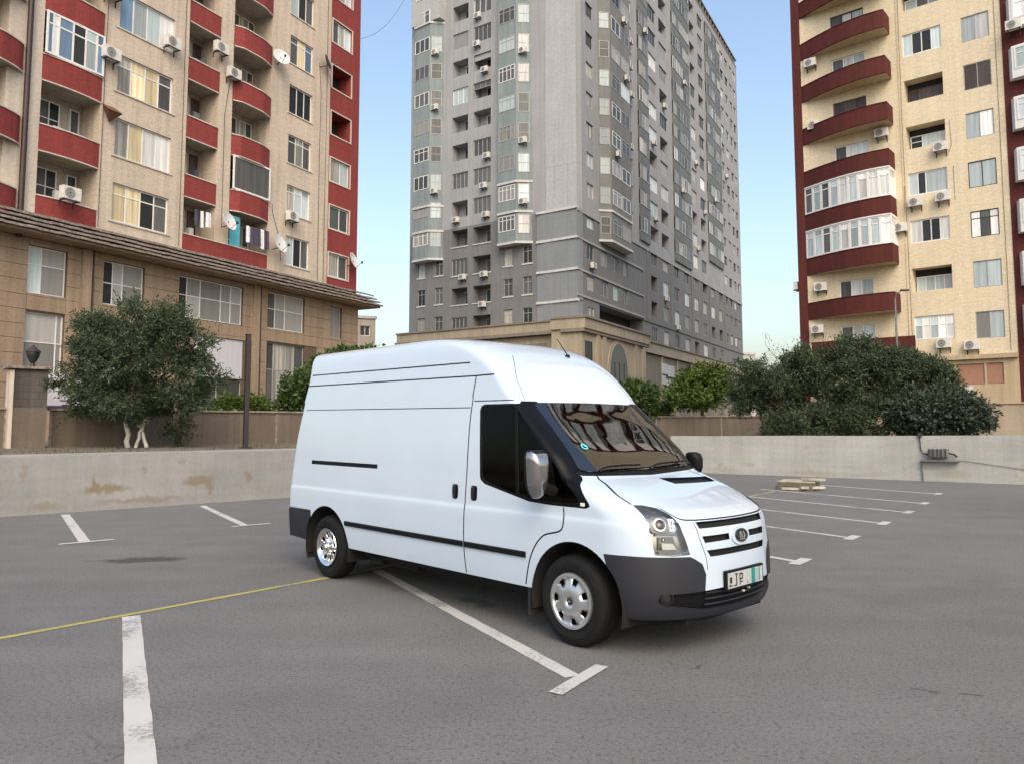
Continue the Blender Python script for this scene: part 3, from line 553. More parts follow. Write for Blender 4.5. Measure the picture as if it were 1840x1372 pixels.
# odds and ends stored in the loggias
rr = random.Random(12)
for k, f in enumerate(fl[:6]):
    for u0, u1 in ((-9.6, -7.4), (-2.5, -.9), (.4, 2.7)):
        for _ in range(2):
            u = rr.uniform(u0, u1-.4); w = rr.uniform(.2, .5); y = rr.uniform(.25, .8); h = rr.uniform(1.2, 1.75)
            MB().box(u, u+w, y, y+rr.uniform(.15, .35), f+.2, f+h).build('stored_box', rr.choice(('ac_white', 'rust', 'cloth_d', 'frame_brown', 'metal_grey', 'cloth_r')), LB)
# ================================================================ grey tower
TW = empty('apartment_tower', (0, 73.791, 0), R(-34.397), 'tall grey apartment tower with blue-grey bays on a beige podium', 'building')
TR = empty('side_frame', (7.2, 71.818, 0), R(60.64))
rt = random.Random(21); VB = [10.2+3*j for j in range(17)]; UC = 7.27; UR = -2.45; VT = 62.2
def gm_any(): return (rt.choice(('g_dark', 'g_grey', 'g_grey', 'g_curtain', 'g_pale', 'g_frost')),)
def turned(o, rz): o.rotation_euler.z = rz; return o
# ---- face towards the van: openings, bays, blank corner wall
COLS = ((-7.52, -5.48), (-4.77, -2.58)); kinds = {}
seq = (['glaz', 'open', 'glaz', 'open', 'open', 'glaz', 'open', 'open', 'white', 'open', 'frost', 'open', 'open', 'glaz', 'open', 'glaz', 'open'][::1], ['open', 'open', 'open', 'open', 'glaz', 'glaz', 'glaz', 'open', 'half', 'half', 'glaz', 'white', 'half', 'glaz', 'open', 'glaz', 'open'])
up, lo = [], []
for c, (a, b) in enumerate(COLS):
    for j, vb in enumerate(VB):
        k = seq[c][j]; kinds[c, j] = k; (lo if vb < 21 else up).append((a, b, vb+.68, vb+2.36, 1.15 if k in ('open', 'half') else .22, 1 if k in ('open', 'half') else 0))
for a, b in ((-12.1, -11.1), (-9.75, -8.7), (-1.0, .05), (1.25, 2.3)):
    for j in range(3 if a < -5 else 3): lo.append((a, b, VB[j]+.95, VB[j]+2.65, .25, 0))
facade('upper_wall', TW, 'grey_t', -13.28, 2.9, 21.8, VT, up); facade('lower_wall', TW, 'grey_low', -13.28, 2.9, 10.9, 21.8, lo, y=.01)
for (c, j), k in kinds.items():
    a, b = COLS[c]; v0, v1 = VB[j]+.68, VB[j]+2.36
    if k in ('glaz', 'white', 'frost'): window(TW, a, b, v0, v1, .10, (.25, .5, .75) if k == 'glaz' else ((.33, .66) if k == 'white' else ()), (), 'frame_white' if k == 'white' else 'frame_grey', ('g_grey',) if k == 'glaz' else (('g_pale', 'g_grey') if k == 'white' else ('g_frost',)), .07, split=False, rr=rt)
    else:
        window(TW, a+.9, b-.12, v0-.35, v1-.25, 1.09, (.5,), (), rt.choice(('frame_white', 'frame_grey', 'frame_brown')), ('g_dark', 'g_grey', 'g_brown'), .07, split=False, rr=rt)
        if k == 'half': window(TW, a+.02, b-.02, v1-.62, v1-.02, .12, (.33, .66), (), 'frame_grey', ('g_grey', 'g_frost'), .05, split=False, rr=rt)
    if j in (2, 3, 1, 0): MB().box(a-.1, b+.1, -.06, .0, v0-.16, v0-.06).build('sill', 'trim_t', TW)
for a, b in ((-12.1, -11.1), (-9.75, -8.7), (-1.0, .05), (1.25, 2.3)):
    for j in range(3): window(TW, a, b, VB[j]+.95, VB[j]+2.65, .12, (.5,), (.7,), 'frame_grey', gm_any(), .06, split=False, rr=rt); MB().box(a-.12, b+.12, -.05, .005, VB[j]+.80, VB[j]+.93).build('sill', 'trim_t', TW)
def bay(parent, P, v0, v1, m, belts, tm='trim_t'):
    mb = MB(); mb.prism(P, v0, v1); o = mb.build('bay', m, parent)
    c = [((x-P[0][0])*1.0+P[0][0], y) for x, y in P]
    for v in belts:
        q = [(x + (.10 if i == len(P)-1 else (-.10 if i == 0 else 0)), y-.12 if 0 < i < len(P)-1 else y) for i, (x, y) in enumerate(P)]
        MB().prism(q, v-.11, v+.11).build('belt_course', tm, o)
    return o
def face_window(parent, p, q, t0, t1, v0, v1, off=.03, **kw):
    """window on the bay side running from plan point p to q"""
    p = Vector(p); q = Vector(q); d = q-p; L_ = d.length; u = d.normalized(); n = Vector((u.y, -u.x)); s = p+u*(t0*L_)+n*off
    o = window(parent, 0, (t1-t0)*L_, v0, v1, 0, **kw); o.location = (s.x, s.y, v0); o.rotation_euler.z = math.atan2(u.y, u.x); return o
BL = [(-12.35, 0), (-12.15, -.80), (-9.85, -.95), (-8.72, 0)]; BR = [(-1.42, 0), (-1.15, -.80), (1.10, -.92), (2.32, 0)]
bay(TW, BL, 18.7, 44.4, 'blue_t', (18.8, 21.75, 24.4, 44.3)); bay(TW, BR, 19.0, VT, 'blue_t', (19.1, 22.1, 25.05))
MB().box(-12.6, -8.6, -.9, 0, 44.5, VT).build('bay', 'grey_pale', TW)
for j, vb in enumerate(VB):
    if vb > 17.5:
        if vb < 43.5:
            face_window(TW, BL[1], BL[2], .04, .96, vb+1.1, vb+2.55, cols=(.34, .67), rows=(.7,) if rt.random() < .5 else (), fm=rt.choice(('frame_white', 'frame_grey')), gm=rt.choice((('g_frost',), ('g_grey',), ('g_curtain',))), fw=.07, split=False, rr=rt)
            face_window(TW, BL[2], BL[3], .1, .85, vb+.9, vb+2.6, cols=(), rows=(.5,), fm='frame_grey', gm=('g_pale', 'g_grey'), fw=.06, split=False, rr=rt)
        else: window(TW, -11.9, -9.9, vb+1.0, vb+2.5, -.95, (.5,), (), 'frame_white', gm_any(), .07, split=False, rr=rt)
        if vb > 18.5:
            face_window(TW, BR[1], BR[2], .06, .94, vb+1.1, vb+2.6, cols=(.25, .5, .75) if rt.random() < .6 else (.3, .7), rows=(.72,), fm=rt.choice(('frame_white', 'frame_grey')), gm=rt.choice((('g_curtain',), ('g_pale',), ('g_grey',), ('g_frost',))), fw=.07, split=False, rr=rt)
            face_window(TW, BR[2], BR[3], .12, .85, vb+.75, vb+2.65, cols=(), rows=(.5,), fm='frame_grey', gm=('g_pale', 'g_white', 'g_grey'), fw=.07, split=False, rr=rt)
        if j in (4, 6, 9, 11, 12, 14): air_con(TW, 1.75, vb+.55, 'air conditioner on the blue-grey bay of the grey tower', 'air conditioners on the grey tower bays', y=-.45, s=1.05)
        if j in (5, 8, 10, 13): air_con(TW, -9.3, vb+.45, 'air conditioner on the blue-grey bay of the grey tower', 'air conditioners on the grey tower bays', y=-.55)
for u, j in ((-4.1, 11), (-4.2, 10), (-3.2, 9), (-2.9, 6), (-3.3, 5), (-5.9, 2), (-3.2, 2), (-3.4, 1), (-3.2, 0), (-3.0, 4), (-6.8, 4)): air_con(TW, u, VB[j]+.12, 'air conditioner under a flush opening of the grey tower', 'air conditioners on the flat tower wall', y=-.02)
# blank corner wall, then slate panels between belts
MB().box(2.9, 3.9, 0, 1, 21.75, VT).build('panel', 'grey_t', TW); MB().box(3.915, UC, -.05, 1, 26.0, VT).build('panel', 'grey_pale', TW); MB().box(3.915, 6.28, -.05, 1, 21.75, 25.985).build('panel', 'grey_pale', TW); MB().box(6.295, UC, -.05, 1, 21.75, 25.985).build('panel', 'grey_pale', TW)
bl = (21.75, 18.95, 16.0, 13.1, 11.05)
for a, b in zip(bl, bl[1:]):
    for c, d in ((2.9, 3.9), (3.915, 6.28), (6.295, UC)): MB().box(c, d, -.03, 1, b+.06, a-.06).build('panel', 'slate_t', TW)
for v in bl[:-1]: MB().prism([(2.9, .2), (2.9, -.20), (3.9, -.10), (5.2, -.13), (UC+.08, -.18), (UC+.08, .2)], v-.10, v+.12).build('belt_course', 'trim_t', TW)
# podium
MB().box(-13.6, UC+1.0, -1.0, 3, 1, 9.9).build('podium_wall', 'podium', TW); MB().box(-13.9, UC+1.3, -1.5, 2, 9.95, 10.25).build('cornice', 'podium_dark', TW); MB().box(-13.8, UC+1.2, -1.3, 2, 10.25, 11.1).build('parapet', 'podium', TW)
MB().box(-13.85, UC+1.25, -1.42, 2, 11.1, 11.25).build('coping', 'podium_dark', TW); MB().box(-13.3, 4.6, -1.06, -.9, 3, 9.2).build('shop_front', 'podium_dark', TW)
for u in (-10, -6.5, -3, .5): MB().box(u, u+2.4, -1.12, -1.08, 5, 8.6).build('shop_window', 'g_dark', TW)
# ---- the long side
RC = {'win': ((-.2, 1.45), (10.4, 12.4), (52.2, 54.0), (55.2, 57.0), (58.2, 59.8), (60.7, 62.3)), 'open': ((18.0, 20.8), (22.0, 24.9), (35.3, 37.6), (39.4, 42.0)), 'glass': ((14.2, 17.3, 3), (26.9, 34.1, 5), (43.1, 51.0, 5))}
up, lo = [], []; look = {}
for a, b in RC['win']:
    for j in range(17):
        if a > 15 and j < 4 and j: (lo).append((a, b, VB[j]+1.0, VB[j]+2.5, .25, 0))
        elif j >= (4 if a > 1 else 0): (up if j >= 4 else lo).append((a, b, VB[j]+1.15, VB[j]+2.55, .25, 0))
for a, b in RC['open']:
    for j in range(4, 17):
        k = rt.choice(('open', 'open', 'glaz', 'glaz', 'white')); look[a, j] = k; up.append((a, b, VB[j]+.75, VB[j]+2.5, 1.1 if k == 'open' else .22, 1 if k == 'open' else 0))
LOWC = [(18.0+4.35*i, 20.1+4.35*i) for i in range(8)]
for a, b in LOWC:
    for j in (0, 1, 2, 3): look[a, j] = rt.choice(('open', 'glaz', 'white', 'glaz')); lo.append((a, b, VB[j]+.95+(.1 if j == 0 else 0), VB[j]+2.65, 1.0 if look[a, j] == 'open' else .25, 1 if look[a, j] == 'open' else 0))
for a, b in ((3.1, 4.9), (6.3, 7.8), (9.2, 10.4)):
    for j in (1, 2): lo.append((a, b, VB[j]+1.1, VB[j]+2.7, .25, 0))
lo.append((2.7, 15.2, 11.35, 13.35, 1.6, 2))
lo = [h for h in lo if not (h[3] < 13.2 and h[0] < 15 and h[1] < 15 and h[0] > 1.5 and h[4] < 1.2)]
UE = 63.4
facade('side_upper_wall', TR, 'grey_t', UR, UE, 21.6, VT, up); facade('side_lower_wall', TR, 'grey_low', UR, UE, 10.9, 21.6, lo, y=.02)
for a, b in RC['win']:
    for j in range(17):
        if a > 15 and 0 < j < 4: window(TR, a, b, VB[j]+1.0, VB[j]+2.5, .12, (.5,), (), 'frame_grey', gm_any(), .07, split=False, rr=rt)
        elif j >= (4 if a > 1 else 0): window(TR, a, b, VB[j]+1.15, VB[j]+2.55, .12, (.5,), (), rt.choice(('frame_white', 'frame_grey', 'frame_dark')), gm_any(), .07, split=False, rr=rt)
for (a, j), k in look.items():
    b = a+2.1 if j < 4 else dict(RC['open'])[a]; v0, v1 = (VB[j]+.95+(.1 if j == 0 else 0), VB[j]+2.65) if j < 4 else (VB[j]+.75, VB[j]+2.5)
    if k == 'open': window(TR, a+.5, b-.3, v0-.2, v1-.3, .93 if j < 4 else 1.03, (.5,), (), rt.choice(('frame_white', 'frame_grey')), ('g_dark', 'g_grey'), .08, split=False, rr=rt)
    else: window(TR, a, b, v0, v1, .12, (.33, .66) if k == 'glaz' else (.5,), (.72,) if k == 'white' else (), 'frame_white' if k == 'white' else 'frame_grey', ('g_pale', 'g_white') if k == 'white' else ('g_dark', 'g_grey', 'g_frost'), .08, split=False, rr=rt)
for a, b in ((3.1, 4.9), (6.3, 7.8), (9.2, 10.4)):
    for j in (1, 2): window(TR, a, b, VB[j]+1.1, VB[j]+2.7, .12, (.5,), (), 'frame_grey', gm_any(), .07, split=False, rr=rt)
for a, b, n in RC['glass']:                                  # glazed balcony columns: panelled below, panes above
    w = (b-a)/n; low = 4 if a < 40 else 5
    for j in range(low, 17):
        MB().box(a, b, -.25, -.002, VB[j]+.0, VB[j]+1.0).build('balcony_panel', 'green_glass', TR); MB().box(a-.06, b+.06, -.30, -.003, VB[j]+1.0, VB[j]+1.06).build('rail', 'frame_grey', TR); MB().box(a, b, -.24, -.004, VB[j]+2.72, VB[j]+2.99).build('lintel', 'green_glass', TR)
        MB().box(a, b, -.14, -.006, VB[j]+1.06, VB[j]+2.72).build('glazed_box', 'dark_room', TR)
        for i in range(n): window(TR, a+i*w+.02, a+(i+1)*w-.02, VB[j]+1.07, VB[j]+2.71, -.23, (.5,), (), 'frame_white' if rt.random() < .25 else 'frame_grey', rt.choice((('g_grey',), ('g_grey',), ('g_dark',), ('g_frost',), ('g_dark',), ('g_curtain',))), .07, split=False, rr=rt)
BS = [(2.8, 0), (3.6, -1.0), (9.2, -1.0), (10.0, 0)]
bay(TR, BS, 19.6, VT, 'slate_bay', (19.7, 22.7))
for j in range(3, 17):
    vb = VB[j]+.3
    for t0, t1 in ((.06, .47), (.53, .94)): face_window(TR, BS[1], BS[2], t0, t1, vb+1.0, vb+2.5, cols=(.5,), rows=(.75,) if rt.random() < .4 else (), fm=rt.choice(('frame_white', 'frame_grey')), gm=gm_any(), fw=.08, split=False, rr=rt)
    face_window(TR, BS[0], BS[1], .1, .9, vb+.9, vb+2.6, cols=(), rows=(.5,), fm='frame_grey', gm=('g_grey', 'g_pale'), fw=.07, split=False, rr=rt)
for v in (18.95, 16.0, 13.6): MB().box(UR-.1, 15.2, -.10, .015, v-.10, v+.10).build('belt_course', 'grey_t', TR)
MB().box(UR, UE, -.08, .0, 21.45, 21.8).build('belt_course', 'grey_t', TR); MB().box(15.2, UE, -.10, .015, 13.3, 13.5).build('belt_course', 'grey_low', TR)
for u in (16.6, 25.4, 34.2, 43.0, 51.8): MB().box(u-.25, u+.25, -.12, .015, 13.5, 21.45).build('pilaster', 'grey_low', TR)
for u, j in ((11.0, 13), (11.4, 11), (11.2, 10), (11.6, 9), (11.2, 7), (19.0, 8), (19.4, 5), (37.0, 9), (41.0, 7), (6.0, 12), (7.0, 11), (7.6, 9), (4.9, 6), (23.2, 10), (15.6, 12), (29.5, 7), (31.0, 12), (46.0, 8), (54.2, 10), (37.2, 5), (.6, 2), (22.8, 2), (27.2, 1)): air_con(TR, u, VB[j]+.30, 'air conditioner on the long side of the grey tower', 'air conditioners on the long tower side', y=-1.02 if 3 < u < 9.5 else (-.3 if u in (15.6, 29.5, 31.0, 46.0) else -.03))
pb = MB(); rr = random.Random(8)
pb.box(UR, UE, 0, .4, VT, VT+.5)
for i in range(44): u = UR+1+i*1.48; pb.box(u, u+.35, .02, .38, VT+.5, VT+1.25+rr.uniform(0, .15))
pb.box(UR, UE, -.04, .42, VT+1.4, VT+1.62); pb.build('roof_parapet', 'parapet_t', TR); MB().box(-13.2, UC, .01, .4, VT, VT+1.6).build('roof_parapet', 'parapet_t', TW)
# podium of the long side with an arched portal
MB().box(UR-3.4, 10.4, -1.9, 1, 1, 10.0).build('podium_wall', 'podium', TR); MB().box(UR-3.6, 10.7, -2.3, 1, 10.0, 10.9).build('parapet', 'podium', TR); MB().box(UR-3.7, 10.8, -2.45, 1, 10.9, 11.08).build('coping', 'podium_dark', TR); MB().box(UR-3.65, 10.75, -2.2, 0, 9.72, 9.98).build('cornice', 'podium_dark', TR)
MB().box(10.42, UE+.6, -.9, 1, 1, 9.4).build('podium_wall', 'podium_dark', TR); MB().box(10.82, UE+.8, -1.25, 1, 9.5, 10.6).build('parapet', 'podium', TR); MB().box(10.82, UE+.9, -1.4, 1, 10.62, 10.8).build('coping', 'podium_dark', TR)
XY = Matrix(((1, 0, 0, 0), (0, 0, 1, 0), (0, 1, 0, 0), (0, 0, 0, 1)))   # (x,y,z)->(x,z,y)
def arch(u0, u1, v0, v1, y0, y1, m, parent, name):
    r_ = (u1-u0)/2; P = [(u0, v0), (u1, v0)] + [((u0+u1)/2+r_*math.cos(a), v1-r_*1.3+r_*1.3*math.sin(a)) for a in np.linspace(0, math.pi, 14)]
    return MB().prism(P, y0, y1, XY).build(name, m, parent)
arch(-.3, 5.3, 2, 9.9, -2.02, -1.88, 'podium', TR, 'portal_surround'); arch(.3, 4.7, 2, 9.4, -2.06, -1.9, 'g_grey', TR, 'portal_glass')
for u in (1.3, 2.5, 3.7): MB().box(u-.06, u+.06, -2.10, -2.06, 2, 7.6).build('mullion', 'frame_dark', TR)
for u in (-2.6, -1.2, 7.0, 9.4): MB().box(u-.35, u+.35, -2.12, -1.88, 1, 9.7).build('pilaster', 'podium', TR)
window(TR, -5.2, -3.7, 5.6, 9.0, -1.96, (), (), 'frame_dark', ('g_dark',), .1)
for i in range(8): MB().box(18+i*5.8, 18.6+i*5.8, -1.05, -.9, 1, 9.4).build('pilaster', 'podium', TR)
for i in range(7): MB().box(19.4+i*5.8, 22.9+i*5.8, -.96, -.902, 5.0, 8.6).build('shop_window', rt.choice(('g_grey', 'g_frost', 'g_dark')), TR)
for a, b, c, d in ((17.9, 20.1, 7.5, 8.7), (20.2, 22.5, 7.3, 8.6), (17.9, 19.3, 6.3, 7.3), (19.5, 22.4, 6.2, 7.0)): MB().box(a, b, -1.12, -1.06, c, d).build('shop_sign', 'far_white', TR)
# fold the side frame into the tower: one thing
def Mx(o): return Matrix.Translation(o.location) @ Matrix.Rotation(o.rotation_euler.z, 4, 'Z')
rel = Mx(TW).inverted() @ Mx(TR); rz_rel = TR.rotation_euler.z-TW.rotation_euler.z
for ch in list(TR.children):
    p = rel @ Vector(ch.location); ch.location = p; ch.rotation_euler.z += rz_rel; ch.parent = TW
iTW = Mx(TW).inverted(); q = [iTW @ (Mx(TR) @ Vector((UE-.3, 3, 0))), iTW @ (Mx(TR) @ Vector((UE-.3, 24, 0))), Vector((-13.2, 22, 0)), Vector((-13.2, 1.7, 0)), Vector((4.0, 1.7, 0))]
MB().prism([(p.x, p.y) for p in q], 1, VT-.2).build('core_wall', 'grey_low', TW)
bpy.data.objects.remove(TR)

# ================================================================ yellow and red building
RB = empty('apartment_building', (30, 42.546, 0), R(-40.993), 'yellow brick apartment block with curved dark red balconies', 'building')
rb = random.Random(4); KF = list(range(0, 14)); RT = 9.85+3*14
holes = []
for k in [-1]+KF: holes += [(-6.93, -4.75, 9.9+3*k, 11.34+3*k, .9 if k in (0, 3, 4, 6) else .2, 2 if k in (0, 3, 4, 6) else 0), (-3.65, -2.2, 9.75+3*k, 11.33+3*k, .14, 0), (-11.3, -9.2, 8.75+3*k, 11.1+3*k, .2, 0)]
facade('yellow_wall', RB, 'cream_r', -13.35, -1.6, 5.8, RT, holes, thick=.5)
facade('red_wall', RB, 'red_r', -13.95, -13.35, 1, RT, [], y=-.05, thick=14); facade('red_wall', RB, 'red_r', -1.6, 5, 1, RT, [], y=-.04, thick=2); facade('yellow_wall', RB, 'cream_r', 5, 18, 1, RT, [], thick=2)
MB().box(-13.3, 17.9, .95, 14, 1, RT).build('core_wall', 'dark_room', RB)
for k in [-1]+KF:
    v = 9.9+3*k; sp = {-1: ((.2, .4, .6, .8), ('g_pale', 'g_white')), 0: ((.25, .5, .75), ('g_pale', 'g_white')), 1: ((.3, .53, .76), ('g_white', 'g_dark', 'g_dark', 'g_white')), 2: ((.25, .45), ('g_pale', 'g_dark', 'g_pale')), 3: ((.33, .7), ('g_dark', 'g_pale', 'g_white')), 4: ((.3, .6), ('g_brown',)), 5: ((.25, .5, .75), ('g_pale', 'g_dark', 'g_dark', 'g_pale'))}.get(k, ((.33, .66), ('g_pale', 'g_grey', 'g_pale')))
    deep = k in (0, 3, 4, 6)
    window(RB, -6.93+(.06 if deep else 0), -4.75-(.06 if deep else 0), v+.02, v+(1.0 if deep else 1.43), .75 if deep else .06, sp[0], (.6,) if k in (-1, 3) else (), 'frame_brown' if k == 4 else 'frame_white', sp[1], .06, rr=rb)
    v = 9.75+3*k; g = {-1: ('g_frost', 'g_pale'), 1: ('g_white', 'g_grey', 'g_white'), 4: ('g_brown', 'g_brown'), 2: ('g_pale', 'g_pale'), 0: ('g_pale', 'g_pale')}.get(k, ('g_pale', 'g_white'))
    window(RB, -3.65, -2.2, v, v+1.58, .04, (.35, .68) if k == 1 else (.5,), (.72,) if k == 1 else (), 'frame_dark' if k in (1, 2) else 'frame_grey', g, .05, rr=rb)
    window(RB, -11.3, -9.2, 8.75+3*k, 11.1+3*k, .08, (.35, .65), (.6,) if k % 2 else (), 'frame_brown' if k == 4 else ('frame_dark' if k == 6 else 'frame_white'), ('g_brown', 'g_brown', 'g_brown') if k == 4 else ('g_grey', 'g_white', 'g_pale'), .07, rr=rb)
    # white glazed box on the red flank
    P = [(-1.3, -.04), (-1.1, -.50), (2.2, -.9), (4.2, -.04)]
    MB().prism(P, 9.6+3*k, 11.5+3*k).build('glazed_box', 'frame_white', RB); face_window(RB, P[1], P[2], .04, .96, 10.1+3*k, 11.4+3*k, cols=(.25, .5, .75), rows=(.7,), fm='frame_white', gm=('g_pale', 'g_white', 'g_grey'), fw=.08, split=False, rr=rb)
MB().box(-13.35, -13.0, -.03, .0, 5.8, RT).build('corner_strip', 'cream_r', RB)
def rpath(n=16): 
    P = []
    for i in range(n+1):
        t = i/n; P.append((-13.35+5.70*t, -.06-1.30*math.sin(math.pi*t/1.62)**1.0 if t < 1 else -.06-1.30*math.sin(math.pi/1.62)))
    return P+[(-7.64, -.01)]
_ap = arc_path
for k in KF:
    arc_path = lambda *a, **kw: rpath()
    o = balcony(RB, -13.35, -7.65, 8.72+3*k, 0, 'sweep', 'red_r', 'red_r', 1.10, 0, 'soffit_r', depth=0., capt=.03, edge=False)
    arc_path = _ap
    if k in (1, 2):
        P = rpath(9); v0 = 9.88+3*k
        for i, (p, q) in enumerate(zip(P, P[1:])):
            L_ = (Vector(q)-Vector(p)).length
            if L_ < .3: continue
            face_window(RB, p, q, 0.0, 1, v0, v0+1.78, off=.0, cols=(), rows=(.74,), fm='frame_white', gm=('g_pale', 'g_white') if i > 3 else ('g_grey', 'g_pale'), fw=.09, rr=rb)
        c = MB(); n = len(P); c.v = [(x, y-.05, z) for z in (v0+1.78, v0+1.86) for x, y in P]+[(-7.65, 0, v0+1.78), (-13.35, 0, v0+1.78)]
        for i in range(n-1): c.f.append((i, i+1, n+i+1, n+i))
        c.build('glazing_head', 'frame_white', RB)
MB().box(-13.2, -6.9, -.045, .0, 6.1, 7.2).build('red_band', 'red_r', RB)
MB().box(-7.25, -7.21, -.03, 0, 5.8, RT).build('downpipe', 'soffit_r', RB)
for pts in (((-7.1, 31), (-7.12, 20), (-7.05, 6)), ((-4.5, 20.2), (-4.45, 18.6), (-4.6, 18.2)), ((-4.4, 17.3), (-4.4, 15.2)), ((-7.15, 16.6), (-7.2, 15.2), (-6.7, 15.1)), ((-1.9, 31), (-1.95, 6))): wall_cable(RB, pts, .01)
# base with shutters
facade('base_wall', RB, 'stone_r', -13.35, -1.6, 1.0, 5.55, [(-5.9, -2.35, 4.1, 5.3, .2, 0)], y=-.12, thick=1); MB().box(-13.4, -1.6, -.34, .02, 5.55, 5.80).build('cornice', 'stone_r', RB)
for a, b in ((-5.88, -4.85), (-4.72, -3.32), (-3.18, -2.37)): MB().box(a, b, -.04, .02, 4.12, 5.28).build('shutter', 'shutter', RB)
for a in (-4.84, -3.31): MB().box(a, a+.12, -.10, .03, 4.1, 5.3).build('mullion', 'stone_r', RB)
for i, (a, b, c, d) in enumerate(((-5.8, -4.9, 3.3, 4.0), (-4.85, -3.9, 3.5, 4.0), (-4.85, -3.9, 2.6, 3.45), (-5.8, -4.9, 2.5, 3.25))): MB().box(a, b, -.16, -.122, c, d).build('notice_board', 'far_white', RB)
for u, v, y, lab in ((-12.6, 26.0, -.01, 'behind the second highest curved balcony in view'), (-12.5, 21.6, -.01, 'above the curved balcony topping the glazed pair'), (-12.4, 10.55, -.01, 'over the lowest full curved balcony'), (-12.7, 7.75, -.01, 'below the lowest curved balcony by the treetops'), (-8.3, 20.0, -.01, 'beside the end of the curved balcony over the glazed pair'), (-7.45, 13.7, -.01, 'between the lower glazed balcony and a white window'), (-6.5, 15.15, -.01, 'one of two under a white window, nearer the glazed balcony'), (-5.0, 15.2, -.01, 'one of two under a white window, farther from the glazed balcony'), (-5.0, 18.3, -.01, 'at the sill of a deep dark loggia opening'), (-5.3, 6.3, -.01, 'under the many-paned window by the cornice'), (-3.85, 6.1, -.01, 'standing alone just above the cornice'), (-.9, 24.4, -.4, 'on the white glazed box of the dark red flank')):
    air_con(RB, u, v, 'air conditioner '+lab, 'air conditioners on the yellow block', y=y)
o = air_con(RB, -13.95, 10.9, 'air conditioner on the outer edge of the dark red wall strip', None, y=.5); o.rotation_euler.z += R(-90)

# ================================================================ small blocks far behind
def far_block(loc, rz, w, h, label, m, nx, nz):
    o = empty('far_building', loc, rz, label, 'building'); hs = []
    for i in range(nx):
        for j in range(nz): hs.append((.7+i*(w-.8)/nx, .7+i*(w-.8)/nx+1.5, h-2.6-3*j, h-1.1-3*j, .4, 0))
    facade('wall', o, m, 0, w, 0, h, hs, thick=9)
    for a, b, c, d, _, _ in hs: window(o, a, b, c, d, .25, (.5,), (), 'frame_white', ('g_dark', 'g_grey'), .1, split=False, rr=rb)
    MB().box(-.2, w+.2, -.2, 9, h, h+.4).build('roof', 'far_white', o); return o
far_block((-29.6, 112, 0), R(20), 9.6, 17.6, 'small pale block showing past the tiled ledge of the red and cream block', 'far_wall', 4, 5)
far_block((42.8, 146, 0), R(10), 3.6, 15.0, 'narrow pale building peeping out beyond the long side of the grey tower', 'far_white', 1, 4)
# ================================================================ trees and shrubs
def leaf_mat(name, lo, hi, rough=.55):
    m = bpy.data.materials.new(name); m.use_nodes = True; nt = m.node_tree; L = nt.links; b = nt.nodes['Principled BSDF']
    b.inputs['Roughness'].default_value = rough; b.inputs['Specular IOR Level'].default_value = .35
    at = node(nt, 'ShaderNodeAttribute', attribute_name='tone'); mx = node(nt, 'ShaderNodeMix', data_type='RGBA'); L.new(at.outputs['Fac'], mx.inputs[0]); mx.inputs[6].default_value = (*lo, 1); mx.inputs[7].default_value = (*hi, 1)
    L.new(mx.outputs[2], b.inputs['Base Color'])
    tl = node(nt, 'ShaderNodeBsdfTranslucent'); L.new(mx.outputs[2], tl.inputs[0]); ms = node(nt, 'ShaderNodeMixShader'); ms.inputs[0].default_value = .25; o = nt.nodes['Material Output']
    L.new(b.outputs[0], ms.inputs[1]); L.new(tl.outputs[0], ms.inputs[2]); L.new(ms.outputs[0], o.inputs[0]); MATS[name] = m
leaf_mat('olive_leaf', (.018, .033, .015), (.082, .112, .056)); leaf_mat('green_leaf', (.022, .048, .014), (.075, .125, .030)); leaf_mat('lime_leaf', (.028, .055, .010), (.105, .150, .028)); leaf_mat('dark_leaf', (.018, .032, .020), (.060, .085, .052)); leaf_mat('dry_leaf', (.06, .055, .03), (.17, .16, .07))
